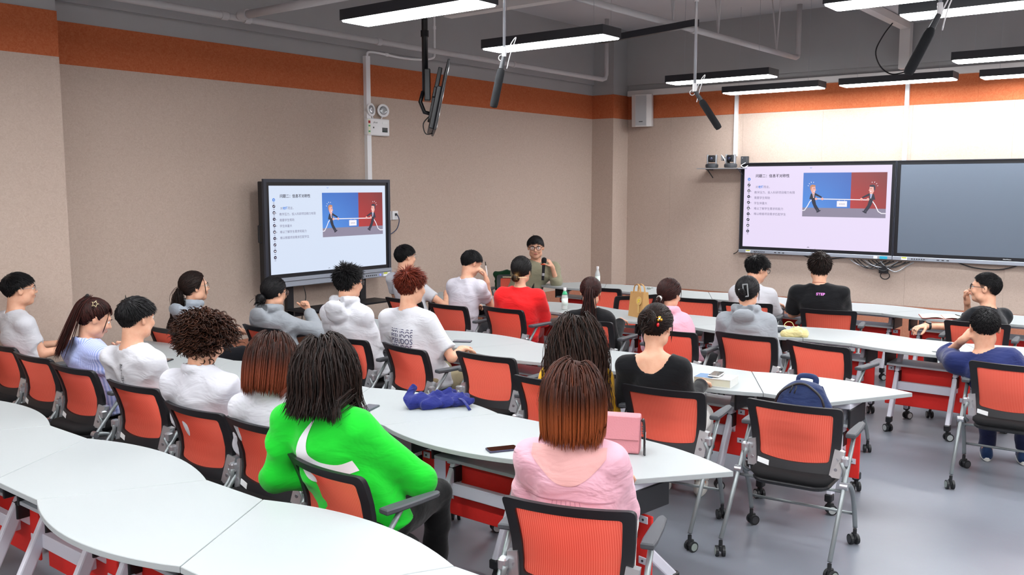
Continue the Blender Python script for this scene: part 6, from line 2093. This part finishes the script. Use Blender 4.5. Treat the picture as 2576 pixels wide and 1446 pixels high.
# brown paper bag
t = thing('paper_bag', 'brown paper carrier bag with a round yellow printed sticker', 'bag', (7.95, 4.62, ZT), R(-24))
M_kraft = mat('kraft_paper', '#b98f58', 0.85, var=0.05, vscale=20, bump=0.3, bscale=14)
q = MB()
q.add([(-0.05, -0.12, 0), (0.05, -0.12, 0), (0.05, 0.12, 0), (-0.05, 0.12, 0), (-0.030, -0.112, 0.26), (0.030, -0.112, 0.26), (0.030, 0.112, 0.25), (-0.030, 0.112, 0.25), (0.0, -0.10, 0.24), (0.0, 0.10, 0.24)],
      [(3, 2, 1, 0), (0, 1, 5, 4), (1, 2, 6, 5), (2, 3, 7, 6), (3, 0, 4, 7), (4, 5, 8), (6, 7, 9), (5, 6, 9, 8), (7, 4, 8, 9)])
bg = q.build('bag_body', M_kraft, t)
for s in (-1, 1):
    MB().tube(catmull([(s * 0.028, -0.06, 0.24), (s * 0.026, -0.045, 0.31), (s * 0.02, 0.0, 0.335), (s * 0.026, 0.045, 0.31), (s * 0.028, 0.06, 0.24)], 5), 0.006, 6, flat=(1.6, 0.5)).build('handle', M_kraft, t, smooth=True)
Mx = Matrix.Translation((-0.042, -0.055, 0.17)) @ Matrix.Rotation(R(-85), 4, 'Y')
MB().lathe([(0.0, 0.004), (0.044, 0.004), (0.045, 0.0)], 28, Mx).build('round_tag', mat('tag_tan', '#c9a566', 0.7), t)
for k, (a, b, w) in enumerate(((0.016, -0.012, 0.022), (0.010, 0.010, 0.018), (-0.004, -0.002, 0.024), (-0.018, 0.012, 0.012))):
    MB().rbox((a, b, 0.0055), (0.008, w, 0.002), 0.003, Mx).build('tag_print', mat('print_yellow', '#e8dc2a', 0.5), t)
MB().box((-0.052, -0.06, 0.088), (0.003, 0.030, 0.075)).build('tag_tail', mat('tag_tan', '#c9a566', 0.7), t)

# yellow cloth pouch
t = thing('cloth_pouch', 'crumpled pale yellow cloth pouch with a loop', 'pouch', (7.73, 2.92, ZT), R(-60))
fl = Field(axis(-0.15, 0.15, 0.008), axis(-0.09, 0.09, 0.008), axis(-0.01, 0.12, 0.008))
fl.cap((-0.08, 0, 0.025), (0.08, 0.0, 0.03), 0.035, 0.045, 0.02); fl.ell((0.03, 0, 0.045), (0.06, 0.045, 0.045), 0.02)
fl.op(lambda x, y, z: 0.006 * np.sin(60 * x + 18 * np.sin(25 * y)), (-1, -1, -1), (1, 1, 1), mode='disp')
V, F = fl.mesh(); V[:, 2] = np.maximum(V[:, 2], 0.001)
M_py = cloth('canvas_yellow', '#e0d49a', 0.4, scale=2)
np_mesh('pouch_body', V, F, M_py, t)
MB().tube(catmull([(0.0, 0.0, 0.08), (-0.02, 0.0, 0.125), (-0.06, 0.01, 0.13), (-0.085, 0.01, 0.10), (-0.06, 0.01, 0.09)], 5), 0.008, 6, flat=(1.4, 0.4)).build('loop', M_py, t, smooth=True)

# open notebook in front of the man in black, sheets, pens, notebooks
t = thing('notebook', 'open cream notebook with a red cover before the man in black', 'notebook', (9.82, 2.18, ZT), R(20))
for s in (-1, 1):
    q = MB(); n = 6
    vs = []
    for i in range(n + 1):
        u = i / n
        for yy in (-0.145, 0.145):
            vs.append((yy, s * (0.004 + 0.20 * u), 0.006 + 0.016 * math.sin(math.pi * min(1, u * 1.2)) * (1 - 0.6 * u)))
    for i in range(n):
        q.add([], [])
    q.add(vs, [(2 * i, 2 * i + 2, 2 * i + 3, 2 * i + 1) if s > 0 else (2 * i, 2 * i + 1, 2 * i + 3, 2 * i + 2) for i in range(n)])
    q.build('page_block', mat('paper_cream', '#d9d6bf', 0.8), t, smooth=True)
    MB().box((0, s * 0.105, 0.0025), (0.30, 0.21, 0.004)).build('cover', mat('cover_red', '#9c3a34', 0.6), t)
def pen(x, y, deg, label, z=ZT, m=None):
    t = thing('pen', label, 'pen', (x, y, z), R(deg), 'pens on the tables')
    MB().cyl((-0.07, 0, 0.006), (0.045, 0, 0.006), 0.005, n=8).build('barrel', m or M_black, t, smooth=True, auto=40)
    MB().cyl((0.045, 0, 0.006), (0.068, 0, 0.004), 0.005, 0.001, 8).build('tip', M_silver, t)
    return t
pen(9.86, 2.05, 35, 'black pen lying across the open notebook', ZT + 0.022)
def sheet(x, y, deg, label, w=0.21, h=0.15, m=None, z=ZT):
    t = thing('paper_sheet', label, 'paper', (x, y, z), R(deg), 'paper sheets on the tables')
    n = 6; vs = []
    for k in (0.0005, 0.0015):
        for i in range(n + 1):
            for j in (-1, 1):
                vs.append((w * (i / n - 0.5), j * h / 2, k + 0.006 * (abs(i / n - 0.5) * 2) ** 3))
    q = MB(); K = 2 * (n + 1)
    fs = []
    for i in range(n):
        a = 2 * i
        fs += [(K + a, K + a + 2, K + a + 3, K + a + 1), (a, a + 1, a + 3, a + 2), (a, a + 2, K + a + 2, K + a), (a + 1, K + a + 1, K + a + 3, a + 3)]
    fs += [(0, K, K + 1, 1), (2 * n, 2 * n + 1, K + 2 * n + 1, K + 2 * n)]
    q.add(vs, fs); q.build('sheet', m or M_sticker, t)
    return t
sheet(7.82, 1.72, 10, 'white note sheet on the table left of the navy sweatshirt')
pen(7.78, 1.50, 70, 'dark pen beside the navy sweatshirt elbow')
sheet(3.72, 4.62, 30, 'pale note sheet between the curly and the auburn heads', m=mat('paper_cream', '#d9d6bf', 0.8))
pen(3.70, 4.40, 60, 'black pen left of the auburn bob')
phone(3.60, 4.45, 40, 'phone half hidden left of the auburn bob')
sheet(5.62, 5.95, 20, 'cream note pad left of the white hoodie', m=mat('paper_cream', '#d9d6bf', 0.8))
pen(5.68, 6.0, 35, 'black pen on the cream note pad left of the white hoodie', ZT + 0.004)
sheet(5.70, 6.50, 15, 'cream note sheet ahead of the grey hooded girl with the bun', m=mat('paper_cream', '#d9d6bf', 0.8))
phone(3.66, 6.25, 30, 'phone under the hands of the striped shirt girl')
t = thing('pencil_case', 'flat black pouch on the table left of the claw clip girl', 'pouch', (7.86, 3.16, ZT), R(-50))
MB().slab([(-0.11, -0.05), (0.10, -0.03), (0.12, 0.0), (0.10, 0.05), (-0.10, 0.045)], 0.0, 0.045, 0.018).build('pouch_body', mat('leather_slate', '#2c313a', 0.55, bump=0.2), t, smooth=True, auto=50)
MB().tube([(-0.10, 0, 0.045), (0.10, 0.01, 0.045)], 0.004, 6).build('zip', M_black, t)
t = thing('earphone_case', 'small pale object on the far table before the felt wall', 'case', (10.2, 5.78, ZT), R(20))
MB().rbox((0, 0, 0.012), (0.06, 0.05, 0.024), 0.01).build('case', mat('case_grey', '#9aa09a', 0.4), t)
MB().tube([(0.03, 0, 0.01), (0.07, 0.02, 0.004), (0.10, -0.01, 0.004), (0.07, -0.04, 0.004)], 0.002, 5).build('cord', M_black, t)

# microphone in the speaker's hand
P = PEOPLE['p13']
hw = Vector(loc2('p13', P['J'][-1][1]))
t = thing('handheld_microphone', 'black handheld microphone with an orange ring held by the speaker', 'microphone', (9.595, 7.035, 0.93), 0)
Mm = Matrix.Rotation(R(6), 4, 'Y')
MB().cyl((0, 0, -0.13), (0, 0, 0.075), 0.017, 0.022, 14, Mm).build('handle', mat('mic_body', '#1b1d22', 0.3, metal=0.4), t, smooth=True, auto=40)
MB().cyl((0, 0, -0.07), (0, 0, -0.035), 0.0215, n=14, M=Mm).build('display_band', M_silver, t, smooth=True, auto=40)
MB().lathe([(0.020, 0.070), (0.040, 0.076), (0.040, 0.088), (0.022, 0.092)], 8, Mm).build('anti_roll_ring', mat('ring_orange', '#e8582c', 0.5), t)
MB().lathe([(0.022, 0.088), (0.034, 0.11), (0.036, 0.14), (0.026, 0.168), (0.0, 0.176)], 18, Mm).build('foam_head', mat('foam_black', '#17191d', 0.95, bump=0.6, bscale=400), t, smooth=True)
# pen in the hand of the boy
P = PEOPLE['p12']
hw = Vector(loc2('p12', P['J'][1][1]))
t = thing('pen', 'white pen held upright by the boy resting his brow', 'pen', (hw.x, hw.y, hw.z + 0.10), 0, 'pens on the tables')
Mp = Matrix.Rotation(R(-12), 4, 'Y')
MB().cyl((0, 0, -0.05), (0, 0, 0.06), 0.0055, n=8, M=Mp).build('barrel', M_white, t, smooth=True, auto=40)
MB().cyl((0, 0, 0.06), (0, 0, 0.10), 0.0055, 0.004, 8, M=Mp).build('cap', M_black, t, smooth=True, auto=40)

# ------------------------------------------------------------------ bags
def rucksack(x, y, z, deg, label, col, name='backpack', s=1.0, lean=8):
    t = thing(name, label, 'backpack', (x, y, z), R(deg))
    m = cloth('nylon_' + col.strip('#'), col, 0.3, scale=1.5, rough=0.6)
    fl = Field(axis(-0.16, 0.15, 0.011), axis(-0.22, 0.22, 0.011), axis(-0.02, 0.52, 0.011))
    fl.ell((0.0, 0, 0.20), (0.10, 0.185, 0.19), 0.03); fl.ell((0.0, 0, 0.31), (0.085, 0.155, 0.15), 0.03); fl.ell((0.01, 0, 0.10), (0.11, 0.18, 0.11), 0.03)
    fl.ell((-0.075, 0, 0.15), (0.055, 0.135, 0.12), 0.015)
    fl.op(lambda x, y, z: 0.004 * np.sin(26 * z + 14 * y) + 0.003 * np.sin(50 * y + 20 * z), (-1, -1, -1), (1, 1, 1), mode='disp')
    V, F = fl.mesh(); V[:, 2] = np.maximum(V[:, 2], 0.0)
    ml = Matrix.Rotation(R(lean), 4, 'Y') @ Matrix.Scale(s, 4)
    for nm, mb, mm in (('zip', MB().tube(catmull([(-0.072, -0.150, 0.24), (-0.082, -0.12, 0.37), (-0.07, -0.05, 0.43), (-0.066, 0.0, 0.445), (-0.07, 0.05, 0.43), (-0.082, 0.12, 0.37), (-0.072, 0.150, 0.24)], 5), 0.007, 6), M_black),
                       ('front_zip', MB().tube(catmull([(-0.118, -0.11, 0.19), (-0.118, -0.06, 0.245), (-0.118, 0.0, 0.262), (-0.118, 0.06, 0.245), (-0.118, 0.11, 0.19)], 5), 0.006, 6), M_black),
                       ('grab_handle', MB().tube(catmull([(0.05, -0.05, 0.44), (0.055, -0.04, 0.48), (0.055, 0.04, 0.48), (0.05, 0.05, 0.44)], 5), 0.012, 8, flat=(1.4, 0.6)), m),
                       ('shoulder_strap', MB().tube(catmull([(0.06, 0.07, 0.43), (0.13, 0.09, 0.34), (0.14, 0.11, 0.2), (0.10, 0.16, 0.06)], 5), 0.022, 8, flat=(1.0, 0.4)), m),
                       ('shoulder_strap', MB().tube(catmull([(0.06, -0.07, 0.43), (0.13, -0.09, 0.34), (0.14, -0.11, 0.2), (0.10, -0.16, 0.06)], 5), 0.022, 8, flat=(1.0, 0.4)), m),
                       ('zip_pull', MB().tube([(-0.09, 0.02, 0.43), (-0.11, 0.025, 0.39)], 0.004, 5), M_black),
                       ('zip_pull', MB().tube([(-0.09, 0.04, 0.43), (-0.11, 0.05, 0.39)], 0.004, 5), M_black)):
        o = mb.build(nm, mm, t, smooth=True); o.matrix_local = ml
    o = np_mesh('bag_body', V, F, m, t); o.matrix_local = ml
    return t
rucksack(4.99, 1.83, 0.468, 6, 'navy backpack sitting upright on an empty chair', '#1b2d58', s=1.02)
rucksack(6.95, 6.13, 0.60, -1, 'red bag top showing behind the chair of the boy with the pen', '#c01d26', s=0.62)
# backpack hung on the white hoodie boy's chair
rucksack(4.66, 5.42, 0.40, 180, 'dark slate backpack hung on the chair back of the white hoodie boy', '#20262e', s=0.9, lean=-4)
# pink handbag with lettered strap on the table
t = thing('handbag', 'pink handbag with a black lettered strap beside the auburn haired woman', 'bag', (3.80, 2.32, ZT), R(24))
fl = Field(axis(-0.07, 0.07, 0.008), axis(-0.15, 0.15, 0.008), axis(-0.01, 0.24, 0.008))
fl.op(lambda x, y, z: np.maximum(np.maximum(np.abs(x) - 0.042, np.abs(y) - 0.115), np.abs(z - 0.10) - 0.095), (-0.05, -0.12, 0), (0.05, 0.12, 0.2), 0.0)
V, F = fl.mesh(); V[:, 2] = np.maximum(V[:, 2], 0.0)
M_pk = mat('leather_pink', '#cf8790', 0.5, bump=0.15, bscale=120)
np_mesh('bag_body', V, F, M_pk, t)
MB().rbox((-0.047, 0, 0.135), (0.010, 0.225, 0.12), 0.006).build('flap', M_pk, t)
MB().tube(catmull([(0, -0.118, 0.165), (0.0, -0.128, 0.17), (-0.01, -0.135, 0.12), (-0.03, -0.138, 0.05), (-0.05, -0.140, 0.004)], 5), 0.020, 8, flat=(1.0, 0.15)).build('strap', M_black, t, smooth=True)
v, f = text_mesh('BRLA', 0.034, bold=0.001); q = MB(); q.add([(-0.040 + b * 0.9, -0.1435, 0.118 - a) for a, b, c in v], f); q.build('strap_lettering', M_sticker, t)
for k in range(5):
    MB().tube([(0.01 * (k % 2), -0.122, 0.16 - 0.012 * k), (0.008, -0.13, 0.153 - 0.012 * k), (-0.006, -0.126, 0.150 - 0.012 * k)], 0.0035, 6).build('chain_link', M_silver, t, smooth=True)
# green jacket over the speaker's chair
t = thing('jacket', 'dark green jacket draped over the speaker chair', 'jacket', (9.62, 7.57, 0.0), R(205))
fl = Field(axis(-0.14, 0.16, 0.012), axis(-0.34, 0.34, 0.012), axis(0.45, 1.0, 0.012))
fl.cap((-0.02, -0.24, 0.84), (-0.02, 0.24, 0.84), 0.05, 0.05, 0.03); fl.ell((-0.05, 0, 0.68), (0.045, 0.27, 0.20), 0.03)
fl.op(folds(0.008, 5), (-1, -1, 0), (1, 1, 1.2), mode='disp')
V, F = fl.mesh(); np_mesh('jacket_body', V, F, cloth('wool_green', '#123b24', 0.4), t)
